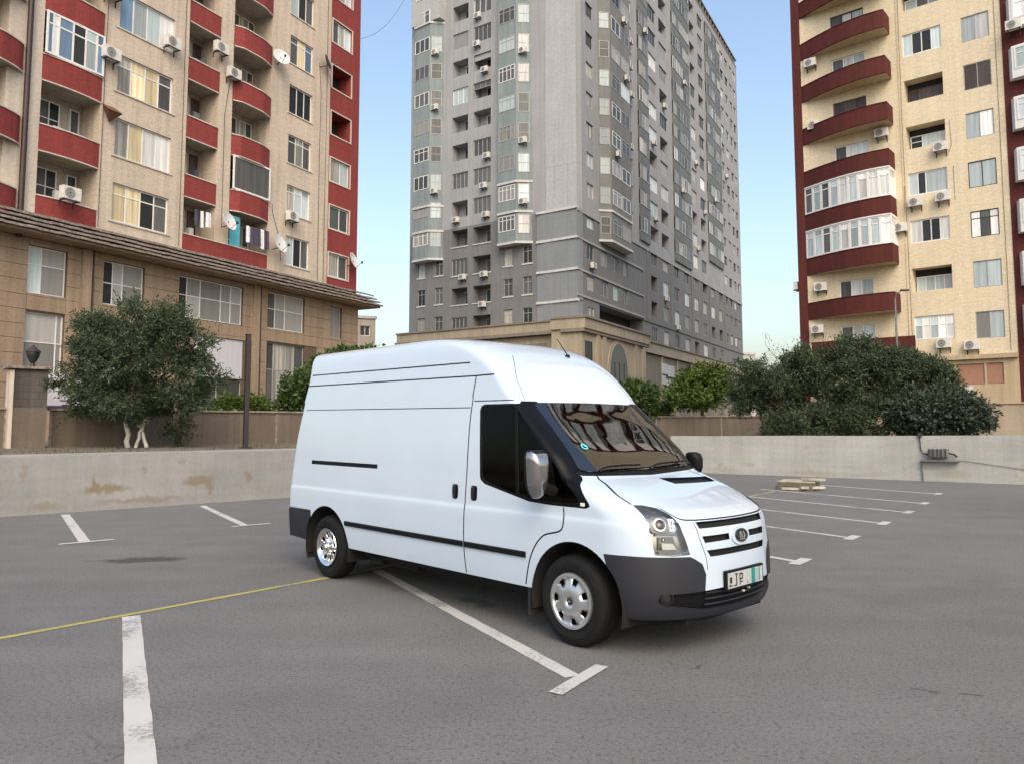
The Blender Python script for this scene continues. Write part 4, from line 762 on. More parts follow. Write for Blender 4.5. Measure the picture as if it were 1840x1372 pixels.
def leaves(name, blobs, n_twig, per, size, m, parent, seed, droop=.2, ratio=.32, twig=.30, shell=.55, mn=None):
    """crown of leaf-sized faces carried on short twigs spread through several clumps"""
    g = np.random.default_rng(seed); B = np.array(blobs, float); vol = (B[:, 3]*B[:, 4]*B[:, 5])**.75; vol /= vol.sum()
    # break every clump into smaller sub-clumps so that the outline is uneven and gaps stay
    sub = []
    for b, w in zip(B, vol):
        k = max(8, int(w*150)); d = g.normal(size=(k, 3)); d /= np.linalg.norm(d, axis=1)[:, None]; r = g.uniform(.35, 1.0, k)**.6
        c = b[:3]+d*r[:, None]*b[3:]*.92; s = g.uniform(.16, .34, k)[:, None]*np.minimum(b[3:], b[3:].mean())*np.array([1, 1, .8]); sub.append(np.concatenate([c, s, np.full((k, 1), w/k)], 1))
    ctr0 = (B[:, :3]*vol[:, None]).sum(0)
    S = np.concatenate(sub); i = g.choice(len(S), n_twig, p=S[:, 6]/S[:, 6].sum()); d = g.normal(size=(n_twig, 3)); d /= np.linalg.norm(d, axis=1)[:, None]
    r = (shell+(1-shell)*g.uniform(0, 1, n_twig))*g.uniform(.8, 1.12, n_twig); P = S[i, :3]+d*r[:, None]*S[i, 3:6]
    st = g.uniform(0, 1, n_twig) < .045; P[st] = ctr0+(P[st]-ctr0)*g.uniform(1.04, 1.2, st.sum())[:, None]
    tone_c = g.uniform(0, 1, len(S))[i]
    ctr = B[:, :3].mean(0); D = (P-ctr); D /= np.linalg.norm(D, axis=1)[:, None]+1e-6; D = D*.6+g.normal(size=D.shape)*.6+np.array([0, 0, .25-droop]); D /= np.linalg.norm(D, axis=1)[:, None]
    n = n_twig*per; t = np.tile(np.linspace(0, 1, per), n_twig); Pb = np.repeat(P, per, 0)+np.repeat(D, per, 0)*(t*twig)[:, None]+g.normal(size=(n, 3))*size*.25
    L_ = np.repeat(D, per, 0)*.7+g.normal(size=(n, 3))*.75; L_ /= np.linalg.norm(L_, axis=1)[:, None]; Wv = np.cross(L_, g.normal(size=(n, 3))); Wv /= np.linalg.norm(Wv, axis=1)[:, None]
    ln = size*g.uniform(.45, 1.45, n)[:, None]; V = np.empty((n, 4, 3)); V[:, 0] = Pb; V[:, 1] = Pb+L_*ln*.45+Wv*ln*ratio*.5; V[:, 2] = Pb+L_*ln; V[:, 3] = Pb+L_*ln*.45-Wv*ln*ratio*.5
    if mn is not None: k = V[:, :, 2].min(1) > mn; V = V[k]
    else: k = np.ones(n, bool)
    n = len(V); me = bpy.data.meshes.new(name); me.vertices.add(4*n); me.vertices.foreach_set('co', V.ravel()); me.loops.add(4*n); me.loops.foreach_set('vertex_index', np.arange(4*n)); me.polygons.add(n); me.polygons.foreach_set('loop_start', np.arange(0, 4*n, 4)); me.update(calc_edges=True)
    a = me.attributes.new('tone', 'FLOAT', 'POINT'); tn = np.clip(np.repeat(tone_c, per)[k]*.45+g.uniform(0, .6, n), 0, 1); a.data.foreach_set('value', np.repeat(tn, 4))
    return link(name, me, m, parent)
def limb(mb, p, q, r0, r1, seed, n=6, wob=.06, seg=7):
    g = random.Random(seed); p = Vector(p); q = Vector(q); L_ = (q-p).length
    pts = [p.lerp(q, i/n)+Vector((g.uniform(-1, 1), g.uniform(-1, 1), 0))*wob*L_*(0 if i in (0, n) else 1) for i in range(n+1)]; mb.tube(pts, [r0+(r1-r0)*i/n for i in range(n+1)], seg)
def tree(name, loc, blobs, trunks, n_twig, per, size, lm, label, seed, bark='bark', group=None, **kw):
    o = empty(name, loc, 0, label, 'tree', group)
    mb = MB()
    for k, (p, q, r0, r1) in enumerate(trunks): limb(mb, p, q, r0, r1, seed*10+k, 6, .025)
    tr = mb.build('trunk', bark, o, smooth=60); lb = MB(); g = random.Random(seed)
    for k in range(16):
        b = g.choice(blobs); s = g.choice(trunks); d = Vector((g.uniform(-1, 1), g.uniform(-1, 1), g.uniform(-.6, 1))).normalized(); limb(lb, s[1], (b[0]+d.x*b[3]*.8, b[1]+d.y*b[4]*.8, b[2]+d.z*b[5]*.8), s[3]*.8, .008, seed*31+k, 5, .1, 5)
    lb.build('limbs', 'bark', tr, smooth=60)
    leaves('crown', blobs, n_twig, per, size, lm, o, seed, **kw); return o
def shrub(name, loc, blobs, n, per, size, lm, label, seed, cat='shrub', **kw):
    o = empty(name, loc, 0, label, cat); mb = MB(); g = random.Random(seed)
    for k in range(7): b = g.choice(blobs); limb(mb, (g.uniform(-.1, .1), g.uniform(-.1, .1), 0), (b[0], b[1], b[2]), .03, .01, seed+k, 4, .1, 5)
    mb.build('stems', 'bark', o); leaves('foliage', blobs, n, per, size, lm, o, seed, **kw); return o
TZ = 1.085
tree('olive_tree', (-10.95, 22.3, TZ), [(0, 0, 2.2, 2.25, 1.9, 1.35), (-1.0, .2, 1.8, 1.4, 1.3, .95), (1.15, 0, 1.9, 1.25, 1.2, 1.05), (.35, 0, 3.4, 1.45, 1.3, 1.0), (-.65, -.1, 3.0, 1.3, 1.1, .85), (1.15, -.2, 2.9, 1.0, .9, .85), (.2, -.3, 1.3, 1.5, 1.1, .6)], [((-.1, 0, 0), (-.22, .05, 1.15), .075, .055), ((.12, 0, 0), (.35, 0, .85), .05, .04), ((.42, .05, 0), (.18, .1, .75), .055, .04), ((.15, .1, .6), (.2, .1, 1.5), .06, .05)], 7000, 13, .10, 'olive_leaf', 'round olive tree with white-painted trunks on the earth strip', 41, 'bark_white', droop=.15)
tree('leafy_tree', (-7.5, 29.6, TZ), [(.2, 0, 2.1, 1.35, 1.3, 1.1), (.9, 0, 2.6, 1.2, 1.1, .9), (-.55, 0, 1.5, .9, .9, .75), (1.5, .2, 3.05, .9, .9, .55), (1.3, 0, 1.7, 1.1, 1, .9)], [((.3, 0, 0), (.4, 0, 1.3), .09, .07)], 1500, 10, .17, 'green_leaf', 'bright green broad-leaved tree behind the compound wall and the dark post', 52, ratio=.5)
tree('leafy_tree', (9.7, 39.6, TZ), [(0, 0, 2.5, 1.55, 1.4, 1.1), (.7, 0, 2.9, 1.0, 1.0, .75), (-.9, 0, 2.2, 1.0, 1.0, .75), (.2, -.2, 3.2, .9, .9, .55)], [((0, 0, 0), (.1, 0, 1.6), .12, .08)], 1300, 10, .17, 'lime_leaf', 'round yellow-green tree in front of the tower podium', 63, ratio=.5)
tree('leafy_tree', (6.7, 40.5, TZ), [(0, 0, 1.9, 1.0, 1.0, .9), (-.5, 0, 2.3, .8, .8, .6), (.8, 0, 1.5, .7, .7, .5)], [((0, 0, 0), (0, 0, 1.5), .1, .07)], 900, 10, .19, 'green_leaf', 'dark green tree behind the van roof by the arched portal', 64, ratio=.5)
shrub('olive_undergrowth', (11.6, 28.9, TZ), [(0, 0, .7, 1.5, .7, .75), (1.6, -.5, .7, 1.4, .7, .8), (-1.3, .4, .6, .9, .6, .6), (3.0, -.8, .8, 1.2, .7, .8)], 3000, 11, .11, 'olive_leaf', 'olive suckers filling the foot of the olive trees behind the pale wall', 75)
OG = 'olive trees massed behind the pale retaining wall'
tree('olive_tree', (10.6, 30.6, TZ), [(0, 0, 2.1, 1.6, 1.4, 1.2), (-.8, 0, 2.4, 1.2, 1.1, .9), (.8, 0, 2.6, 1.2, 1.2, .9), (-1.3, .2, 1.6, .9, .9, .7), (.4, -.2, 1.2, 1.3, .9, .7)], [((0, 0, 0), (.1, 0, 1.3), .13, .09), ((-.5, .2, 0), (-.7, .2, 1.2), .06, .04)], 3000, 13, .115, 'olive_leaf', 'olive tree next to the yellow-green tree behind the pale wall', 71)
tree('olive_tree', (13.0, 29.6, TZ), [(0, 0, 2.4, 1.9, 1.5, 1.4), (.2, 0, 3.0, 1.5, 1.3, .9), (-1.0, 0, 3.0, 1.2, 1.1, .8), (1.3, 0, 2.6, 1.4, 1.2, 1.2), (0, -.4, 1.3, 1.9, 1.0, .9), (-1.2, -.3, 1.0, 1.2, .9, .7), (.6, 0, 3.2, 1.1, 1.0, .6)], [((0, 0, 0), (0, 0, 1.4), .16, .1), ((.3, .3, 0), (.8, .2, 1.6), .1, .06)], 5400, 13, .115, 'olive_leaf', 'largest olive tree, its crown hanging over the pale wall top', 72)
tree('olive_tree', (15.2, 29.2, TZ), [(0, 0, 2.2, 1.7, 1.4, 1.3), (.5, 0, 2.45, 1.2, 1.1, .85), (-.6, 0, 2.8, 1.3, 1.1, .75), (.2, -.4, 1.2, 1.7, 1.0, .9), (.9, -.2, 1.5, 1.2, 1, .9)], [((0, 0, 0), (.1, 0, 1.3), .13, .09)], 4000, 13, .115, 'olive_leaf', 'olive tree between the largest olive and the low dark shrub', 73)
shrub('dark_shrub', (15.75, 27.6, TZ), [(0, 0, .95, 1.3, .9, .8), (-.6, 0, 1.4, 1.0, .9, .6), (.6, 0, .7, .75, .7, .5), (-1.2, 0, 1.1, 1.0, .9, .8)], 2000, 10, .13, 'dark_leaf', 'low dark green shrub sloping down beside the beige compound wall', 81, ratio=.5)
shrub('hedge_shrub', (-10.6, 29.3, TZ), [(0, 0, 1.2, 1.0, .5, .55), (.9, 0, 1.15, .7, .5, .5)], 500, 9, .15, 'lime_leaf', 'yellow-green shrub above the compound wall beside the olive tree', 82, ratio=.5)
shrub('weed_bush', (-10.2, 23.7, TZ), [(0, 0, .35, .35, .3, .4), (.1, 0, .7, .2, .2, .3)], 160, 8, .09, 'green_leaf', 'small weedy bush at the foot of the compound wall by the olive trunks', 83)
tw = empty('bare_shrub', (11.6, 31.6, TZ), 0, 'tall bare twiggy shrub rising out of the olive trees', 'shrub'); mb = MB(); g = random.Random(90)
for k in range(16):
    a = g.uniform(-1.2, 1.4); h = g.uniform(3.0, 4.6); p = Vector((a*.35, g.uniform(-.3, .3), 1.6)); q = Vector((a, g.uniform(-.5, .5), h)); limb(mb, p, q, .018, .005, 900+k, 6, .07, 4)
    for _ in range(3): t = g.uniform(.5, .95); s = p.lerp(q, t); limb(mb, s, s+Vector((g.uniform(-.5, .5), g.uniform(-.3, .3), g.uniform(.1, .5))), .008, .003, 950+k, 4, .12, 4)
mb.build('twigs', 'bark', tw); leaves('sparse_leaves', [(0, 0, 3.2, 1.3, .6, .9)], 120, 5, .08, 'olive_leaf', tw, 91, shell=.1)
# dry grass along the wall foot
g = np.random.default_rng(5); mb = MB()
for i in range(1500):
    s = g.uniform(9, 30); off = -g.uniform(2.35, 6.2); x, y = kp(LD, s, off); h = g.uniform(.03, .10); a = g.uniform(0, 6.28); w = .012; dx, dy = math.cos(a)*w, math.sin(a)*w; l = g.normal(0, .03, 2)
    mb.v += [(x-dx, y-dy, TZ), (x+dx, y+dy, TZ), (x+l[0], y+l[1], TZ+h)]; n = len(mb.v); mb.f.append((n-3, n-2, n-1))
gr = mb.build('dry_grass', 'dry_leaf'); a = gr.data.attributes.new('tone', 'FLOAT', 'POINT'); a.data.foreach_set('value', g.uniform(0, 1, len(gr.data.vertices))); tag(gr, 'thin dry grass on the earth strip along the wall', 'grass', kind='stuff')

# ================================================================ compound walls, pier, posts
def compound(p, q, h, m, name, label, posts, cap, base=TZ):
    p = Vector(p); q = Vector(q); L_ = (q-p).length; o = empty(name, (p.x, p.y, base), math.atan2(q.y-p.y, q.x-p.x), label, 'wall')
    n = max(1, int(L_/posts)); w = L_/n
    for i in range(n): MB().box(i*w+.01, (i+1)*w-.01, 0, .22, -.05, h).build('wall_panel', m, o)
    for i in range(n+1): MB().box(i*w-.035, i*w+.035, -.02, -.002, 0, h-.02).build('joint_strip', cap, o)
    MB().box(-.05, L_+.05, -.06, .28, h, h+.06).build('coping', cap, o); return o
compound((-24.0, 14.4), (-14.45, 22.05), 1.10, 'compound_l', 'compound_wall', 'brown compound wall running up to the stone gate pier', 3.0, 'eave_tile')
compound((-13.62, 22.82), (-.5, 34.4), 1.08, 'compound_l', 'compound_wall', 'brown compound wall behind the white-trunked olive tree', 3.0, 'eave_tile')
compound((4.5, 41.5), (16.5, 36.0), 1.05, 'compound_l', 'compound_wall', 'dark compound wall behind the yellow-green tree', 3.0, 'eave_tile')
compound((18.6, 34.0), (34.0, 25.0), 1.55, 'compound_r', 'compound_wall', 'beige compound wall beside the low dark shrub', 3.4, 'stone_r')
pr = empty('gate_pier', (-13.93, 22.25, TZ), R(40), 'square stone-faced gate pier carrying the dark lantern', 'pier')
MB().box(-.42, .42, -.20, .5, 0, 1.14).build('pier_base', 'compound_l', pr); MB().box(-.52, -.42, -.22, .5, 0, 2.2).build('pier_edge', 'cream_pl', pr); MB().box(-.42, .42, -.20, .5, 1.14, 2.24).build('pier_shaft', 'pier_stone', pr); MB().box(-.62, .52, -.32, .62, 2.24, 2.32).build('pier_cap', 'eave_tile', pr, bevel=.015)
ln = empty('lantern', (-13.98, 22.40, TZ+2.32), 0, 'dark pear-shaped lantern on top of the stone gate pier', 'lantern')
MB().lathe([(.001, 0), (.09, 0), (.07, .04), (.05, .12), (.09, .16)], 14).build('stem', 'pole_dark', ln, smooth=40); MB().lathe([(.09, .16), (.15, .28), (.19, .40), (.17, .46), (.001, .46)], 14).build('glass_bowl', 'g_dark', ln, smooth=40); MB().lathe([(.21, .44), (.19, .47), (.10, .56), (.03, .62), (.001, .68)], 14).build('lid', 'pole_dark', ln, smooth=40)
sg = empty('advert_panel', (-13.75, 24.9, TZ), R(40), 'white and blue scrawled advert panel above the compound wall beside the olive tree', 'sign')
MB().box(-1.5, 1.3, 0, .08, 1.12, 2.25).build('board', 'poster', sg); mb = MB(); rr = random.Random(3)
for i in range(22):
    x = rr.uniform(-1.4, 1.1); z = rr.uniform(1.2, 2.1); mb.box(x, x+rr.uniform(.08, .35), -.012, -.002, z, z+rr.uniform(.015, .04))
mb.build('scrawl', 'frame_dark', sg); MB().box(-1.5, 1.3, -.02, -.002, 1.14, 1.26).build('lower_strip', 'cloth_d', sg)
ps = empty('dark_post', (-7.45, 21.65, 1.10), R(40), 'tall dark square steel post standing on the pavement edge', 'post'); MB().box(-.062, .062, -.062, .062, 0, 3.15).build('shaft', 'pole_dark', ps, bevel=.01); MB().box(-.14, .14, -.14, .14, 0, .02).build('base_plate', 'pole_dark', ps); MB().box(-.07, .07, -.07, .07, 3.15, 3.18).build('top_cap', 'pole_dark', ps)
lp = empty('street_lamp', (22.6, 45.0, TZ), 0, 'thin grey street lamp in front of the yellow block', 'lamp'); MB().tube([(0, 0, 0), (0, 0, 3), (.0, 0, 8.05)], [.11, .08, .05], 8).build('pole', 'metal_grey', lp); MB().tube([(0, 0, 8.0), (.05, -.1, 8.35), (.35, -.3, 8.5)], .03, 6).build('arm', 'metal_grey', lp); MB().box(.2, .65, -.4, -.2, 8.44, 8.54).build('lamp_head', 'pole_dark', lp)
# floodlight, pipe and cable on the pale wall (wall-local x,z)
def rwl(x, y, z): return world_of(rw_r, (x, y, z))
RZ = rw_r.rotation_euler.z
fo = empty('floodlight', rwl(8.85, -.02, .72), RZ, 'old floodlight on a small ledge of the pale wall', 'floodlight')
MB().box(-.30, .26, -.26, -.05, .02, .30).build('housing', 'metal_grey', fo, bevel=.02); MB().box(-.24, .20, -.275, -.262, .06, .26).build('lens', 'g_grey', fo)
for i in range(5): MB().box(-.28+i*.11, -.25+i*.11, -.29, -.262, .03, .29).build('guard_bar', 'pole_dark', fo)
MB().tube([(.26, -.15, .16), (.40, -.12, .12), (.46, -.06, .05)], .03, 6).build('cable_gland', 'pole_dark', fo)
le = empty('wall_ledge', rwl(8.85, 0, .62), RZ, 'thin concrete ledge under the floodlight', 'ledge'); MB().box(-.52, .52, -.22, .0, 0, .05).build('slab', 'metal_grey', le)
pi = empty('wall_pipe', rwl(8.33, 0, 0), RZ, 'thin dark conduit running down the pale wall by the floodlight', 'pipe')
MB().tube([(-.02, -.05, 1.44), (.0, -.05, 1.0), (.06, -.06, .86), (.22, -.07, .82)], .018, 6).build('upper_pipe', 'pole_dark', pi); MB().tube([(.0, -.05, .62), (.04, -.05, .0)], .022, 6).build('lower_pipe', 'metal_grey', pi); MB().box(-.06, .04, -.09, -.02, 1.36, 1.50).build('junction_box', 'pole_dark', pi)
cb = [(9.35, -.03, .66)]+[(9.5+i*.5, -.03, .66-.30*math.sin(min(1, i/6)*math.pi/2)+.008*math.sin(i)) for i in range(16)]
o = MB().tube([rwl(*p) for p in cb], .009, 5).build('cable', 'metal_grey'); tag(o, 'thin slack cable running along the pale wall from the floodlight', 'cable')
# pallets and scrap boards
def pallet(loc, rz, z, label, m, skip=()):
    o = empty('pallet', (*loc, z), rz, label, 'pallet', None)
    for i in range(5): 
        if i not in skip: MB().box(-.55, .55, -.5+i*.22, -.5+i*.22+.14, .10, .125).build('deck_board', m, o)
    for i in range(3): MB().box(-.55, .55, -.5+i*.44, -.5+i*.44+.1, .0, .098).build('runner', 'wood_dark', o)
    o.scale = (.86, .86, .95)
    return o
pallet((7.75, 21.1), R(-35), 0, 'grey wooden pallet lying on the asphalt under the other pallet', 'wood_dark'); pallet((7.80, 21.15), R(-30), .12, 'pale weathered pallet stacked on the grey pallet', 'wood_pale', (1,))
for i, (x, y, z, a, l) in enumerate(((7.45, 20.75, .02, -20, .5), (7.95, 20.6, .06, 10, .7), (8.1, 20.9, .255, -40, .6))):
    o = MB().box(-l/2, l/2, -.06, .06, 0, .06).build('scrap_board', 'wood_pale'); o.location = (x, y, z); o.rotation_euler = (0, 0, R(a)); tag(o, ('short pale board on the asphalt beside the pallets', 'longer pale board leaning low at the front of the pallets', 'pale board lying on top of the stacked pallets')[i], 'board')
wl = [Vector((-11.4, 49.4, 27.2)).lerp(Vector((-10.6, 81.0, 51.0)), t)-Vector((0, 0, 2.2*math.sin(math.pi*t))) for t in np.linspace(0, 1, 20)]
tag(MB().tube([tuple(p) for p in wl], .018, 4).build('overhead_cable', 'metal_grey'), 'thin overhead cable strung from the red wall to the grey tower', 'cable')
# ================================================================ the van
# ---- van body surface: plan outlines stacked over height -------------------
def pchip(xk, yk, x):
    xk=np.asarray(xk,float);yk=np.asarray(yk,float);h=np.diff(xk);d=np.diff(yk)/h
    m=np.zeros_like(xk);m[0]=d[0];m[-1]=d[-1]
    for i in range(1,len(xk)-1):
        if d[i-1]*d[i]>0:
            w1=2*h[i]+h[i-1];w2=h[i]+2*h[i-1];m[i]=(w1+w2)/(w1/d[i-1]+w2/d[i])
    i=np.clip(np.searchsorted(xk,x)-1,0,len(h)-1);t=(x-xk[i])/h[i]
    return ((1+2*t)*(1-t)**2*yk[i]+t*(1-t)**2*h[i]*m[i]+t*t*(3-2*t)*yk[i+1]+t*t*(t-1)*h[i]*m[i+1])
VZ=[.22,.30,.40,.50,.65,.78,.90,1.00,1.04,1.08,1.14,1.20,1.26,1.30,1.33,1.50,1.70,1.94,1.97,2.10,2.25,2.38,2.48,2.55,2.60,2.63,2.645]
VXF=[.84,.92,.955,.965,.96,.95,.935,.905,.86,.78,.62,.44,.24,.10,.05,-.13,-.36,-.64,-.67,-.78,-.92,-1.08,-1.26,-1.46,-1.75,-2.2,-2.7]
VWID=[.90,.93,.95,.962,.972,.975,.975,.972,.971,.97,.967,.963,.958,.955,.953,.940,.922,.898,.895,.882,.866,.850,.833,.806,.735,.45,.02]
VA=[.60,.60,.62,.62,.62,.62,.62,.60,.57,.53,.47,.41,.34,.30,.28,.22,.20,.20,.20,.23,.30,.38,.46,.52,.52,.45,.3]
VN=[2.3,2.3,2.3,2.3,2.3,2.3,2.3,2.3,2.35,2.45,2.6,2.8,3.0,3.3,3.5,3.8,4.0,4.2,4.3,4.8,5.0,4.8,4.4,4.0,3.4,2.6,2.0]
VXR=[-4.60,-4.64,-4.66,-4.66,-4.66,-4.66,-4.66,-4.655,-4.65,-4.65,-4.645,-4.64,-4.635,-4.63,-4.63,-4.61,-4.575,-4.52,-4.515,-4.48,-4.44,-4.43,-4.435,-4.435,-4.42,-4.36,-4.1]
NS=401
S1,S2,S3=.36,.88,.93
def outline(z):
    """polyline (m, NS, 2) of the right half outline, x forward, y=+ (mirrored later)"""
    z=np.atleast_1d(np.asarray(z,float))
    xf,w,a,n,xr=[pchip(VZ,k,z) for k in (VXF,VWID,VA,VN,VXR)]
    w=w-.009/(1+np.exp(-(z-1.0)/.010))*(z<2.0)*1.0
    rc=np.minimum(.075,w*.6)
    th=np.linspace(0,np.pi/2,90)[None]
    c=np.cos(th)**(2/n[:,None]);s=np.sin(th)**(2/n[:,None])
    fx=(xf-a)[:,None]+a[:,None]*c; fy=w[:,None]*s
    d=np.hypot(np.diff(fx,axis=1),np.diff(fy,axis=1));L=np.concatenate([np.zeros((len(z),1)),np.cumsum(d,1)],1)
    ss=np.linspace(0,1,NS);out=np.zeros((len(z),NS,2))
    for i in range(len(z)):
        k=ss<=S1;q=ss[k]/S1*L[i,-1]
        out[i,k,0]=np.interp(q,L[i],fx[i]);out[i,k,1]=np.interp(q,L[i],fy[i])
        k=(ss>S1)&(ss<=S2);q=(ss[k]-S1)/(S2-S1);x0=xf[i]-a[i];x1=xr[i]+rc[i]
        out[i,k,0]=x0+(x1-x0)*q;out[i,k,1]=w[i]
        k=(ss>S2)&(ss<=S3);q=(ss[k]-S2)/(S3-S2)*np.pi/2
        out[i,k,0]=xr[i]+rc[i]-rc[i]*np.sin(q);out[i,k,1]=w[i]-rc[i]+rc[i]*np.cos(q)
        k=ss>S3;q=(ss[k]-S3)/(1-S3);out[i,k,0]=xr[i];out[i,k,1]=(w[i]-rc[i])*(1-q)
    return out
ZT=np.concatenate([np.linspace(.22,2.5,458),np.linspace(2.502,2.645,60)])
TAB=None
def table():
    global TAB
    if TAB is None: TAB=outline(ZT)
    return TAB
def surf(s,z):
    """(s,z)->x,y(>=0),z by bilinear lookup"""
    T=table();s=np.clip(np.asarray(s,float),0,1);z=np.clip(np.asarray(z,float),.22,2.645)
    i=np.clip(np.searchsorted(ZT,z)-1,0,len(ZT)-2);u=(z-ZT[i])/(ZT[i+1]-ZT[i])
    q=s*(NS-1);j=np.clip(q.astype(int),0,NS-2);v=q-j
    P=(T[i,j]*((1-u)*(1-v))[...,None]+T[i+1,j]*(u*(1-v))[...,None]+T[i,j+1]*((1-u)*v)[...,None]+T[i+1,j+1]*(u*v)[...,None])
    return np.concatenate([P,z[...,None]],-1)
def inv_side(x,z):
    o=outline(z)[0];k=np.arange(NS)/(NS-1);m=k<=S3
    return np.interp(-x,-o[m,0],k[m]),z
def inv_front(y,z):
    o=outline(z)[0];k=np.arange(NS)/(NS-1);m=k<=S1
    return (np.interp(abs(y),o[m,1],k[m])*(1 if y>=0 else -1)),z
VAN = empty('white_van', (1.155, 6.874, 0), R(-46.57), 'white high-roof panel van with dark grey bumper corners parked on the asphalt', 'van')
SSC = 7.0
def densify(pts, step=.03):
    out = []
    for i, p in enumerate(pts):
        q = pts[(i+1) % len(pts)]; d = math.hypot(q[0]-p[0], q[1]-p[1]); n = max(1, int(d/step)); out += [(p[0]+(q[0]-p[0])*k/n, p[1]+(q[1]-p[1])*k/n) for k in range(n)]
    return out
def rounded(pts, r, n=5):
    out = []; m = len(pts)
    for i in range(m):
        p, a, b = Vector(pts[i]), Vector(pts[i-1]), Vector(pts[(i+1) % m]); rr = min(r, (a-p).length*.45, (b-p).length*.45); s = p+(a-p).normalized()*rr; e = p+(b-p).normalized()*rr
        for k in range(n+1): t = k/n; v = s*(1-t)**2+p*2*t*(1-t)+e*t*t; out.append((v.x, v.y))
    return out
def to_dom(kind, pts, step=.03): f = inv_front if kind == 'f' else inv_side; return [(float(f(a, z)[0]), z) for a, z in densify(pts, step)]
def mixdom(pts):
    """points given one by one as ('f',y,z) or ('s',x,z); joined straight in the unrolled surface"""
    P = [(float((inv_front if k == 'f' else inv_side)(a, z)[0])*SSC, z) for k, a, z in pts]; return [(a/SSC, b) for a, b in densify(P, .03)]
def band_poly(pts, w):
    P = [Vector(p) for p in pts]; L_, R_ = [], []
    for i, p in enumerate(P):
        d = (P[min(i+1, len(P)-1)]-P[max(i-1, 0)]).normalized(); n = Vector((-d.y, d.x))*w/2; L_.append(tuple(p+n)); R_.append(tuple(p-n))
    return L_+R_[::-1]
def spline(pts, n=8):
    P = [Vector(p) for p in pts]; out = []
    for i in range(len(P)-1):
        a, b, c, d = P[max(i-1, 0)], P[i], P[i+1], P[min(i+2, len(P)-1)]
        for k in range(n): t = k/n; v = .5*((2*b)+(c-a)*t+(2*a-5*b+4*c-d)*t*t+(3*b-a-3*c+d)*t**3); out.append((v.x, v.y))
    return out+[tuple(P[-1])]
def circ(cx, cz, r, a0, a1, n=30): return [(cx+r*math.cos(a), cz+r*math.sin(a)) for a in np.linspace(R(a0), R(a1), n)]
REG = []   # (name, polygon, sides)
def reg(name, poly, sides='LR'): REG.append((name, poly, sides))
ZB = .30
reg('cut', to_dom('s', [(.535, .2)]+circ(.05, .345, .475, -10, 190)+[(-.43, .2)])); reg('cut', to_dom('s', [(-3.28, .2)]+circ(-3.75, .35, .465, -12, 192)+[(-4.22, .2)]))
reg('cut', [(float(inv_side(.45, .4)[0]), .2), (1.01, .2), (1.01, .39), (float(inv_side(.45, .4)[0]), .39)])
reg('headlight', mixdom([('f', .795, 1.128), ('f', .73, 1.125), ('f', .66, 1.103), ('f', .635, 1.06), ('f', .622, 1.0), ('f', .604, .90), ('f', .575, .772), ('f', .70, .765), ('f', .815, .775), ('f', .826, .905), ('f', .825, 1.02), ('f', .812, 1.09)]))
reg('slot1', to_dom('f', [(-.01, .955), (.462, .955), (.478, 1.004), (-.01, 1.004)])); reg('slot2', to_dom('f', [(.145, .853), (.43, .848), (.45, .898), (.145, .9)])); reg('slot3', to_dom('f', [(-.01, .746), (.39, .744), (.42, .793), (-.01, .795)]))
reg('intake', to_dom('f', [(-.01, .335), (.45, .345), (.76, .405), (.80, .44), (.79, .49), (.47, .50), (.0, .515), (-.01, .515)]))
reg('vent', to_dom('f', [(.03, 1.236), (.70, 1.225), (.74, 1.262), (.0, 1.279)]), 'L')
reg('windscreen', to_dom('f', rounded([(-.2, 1.945), (.705, 1.935), (.785, 1.375), (.70, 1.355), (-.2, 1.35)], .03)))
reg('cowl', to_dom('f', [(-.1, 1.3501), (.70, 1.3551), (.785, 1.3751), (.845, 1.35), (.80, 1.325), (.62, 1.318), (-.01, 1.303)]))
DG = rounded([(-1.135, 1.885), (-1.09, 1.905), (-.70, 1.905), (-.62, 1.145), (-1.01, 1.235), (-1.075, 1.28)], .05)
reg('door_glass', to_dom('s', DG)); reg('quarter_glass', to_dom('s', rounded([(-.665, 1.87), (-.60, 1.80), (.10, 1.14), (.06, 1.115), (-.40, 1.118), (-.585, 1.145)], .03)))
# black trim round the side glass, meeting the windscreen along the pillar
def clean(s, z): return (s, z)
sb = [inv_side(x, z) for x, z in densify(rounded([(-.70, 1.925), (-1.11, 1.925), (-1.16, 1.88), (-1.10, 1.265), (-1.03, 1.212), (-.46, 1.098), (-.2, 1.085), (.17, 1.085), (.21, 1.10), (.19, 1.15), (.10, 1.235)], .03)[3:-3], .03) if True]
front = [inv_front(y, z) for y, z in ((.86, 1.33), (.852, 1.40), (.845, 1.50), (.82, 1.66), (.79, 1.84), (.785, 1.93))]
reg('side_trim', [(float(a), b) for a, b in [inv_side(x, z) for x, z in densify([(-.72, 1.925), (-1.10, 1.925), (-1.145, 1.91), (-1.16, 1.87), (-1.10, 1.275), (-1.085, 1.245), (-1.03, 1.212), (-.46, 1.098), (-.2, 1.086), (.17, 1.086), (.205, 1.10), (.20, 1.13), (.10, 1.235)], .03)[:-1] if x < .1 or z < 1.24]+front])
reg('pillar', [(float(a), b) for a, b in [inv_front(y, z) for y, z in densify([(.66, 1.947), (.74, 1.36), (.80, 1.335), (.93, 1.325), (.95, 1.40), (.95, 1.50), (.95, 1.66), (.93, 1.84), (.82, 1.947)], .04)]])
SW = .014
def seam(kind, pts, w=SW, sides='LR', sp=True): reg('seam', to_dom(kind, band_poly(spline(pts) if sp else pts, w), .02), sides)
seam('s', [(-1.24, 2.19), (-1.288, 1.80), (-1.285, 1.24), (-1.294, .69), (-1.278, .40)]); seam('s', [(-4.40, 1.915), (-1.30, 1.897)], .009, sp=False); seam('s', [(-4.40, 2.207), (-1.24, 2.192), (-1.0, 2.195)], .014, sp=False); seam('s', [(-4.33, 2.336), (-1.35, 2.322)], .014, sp=False)
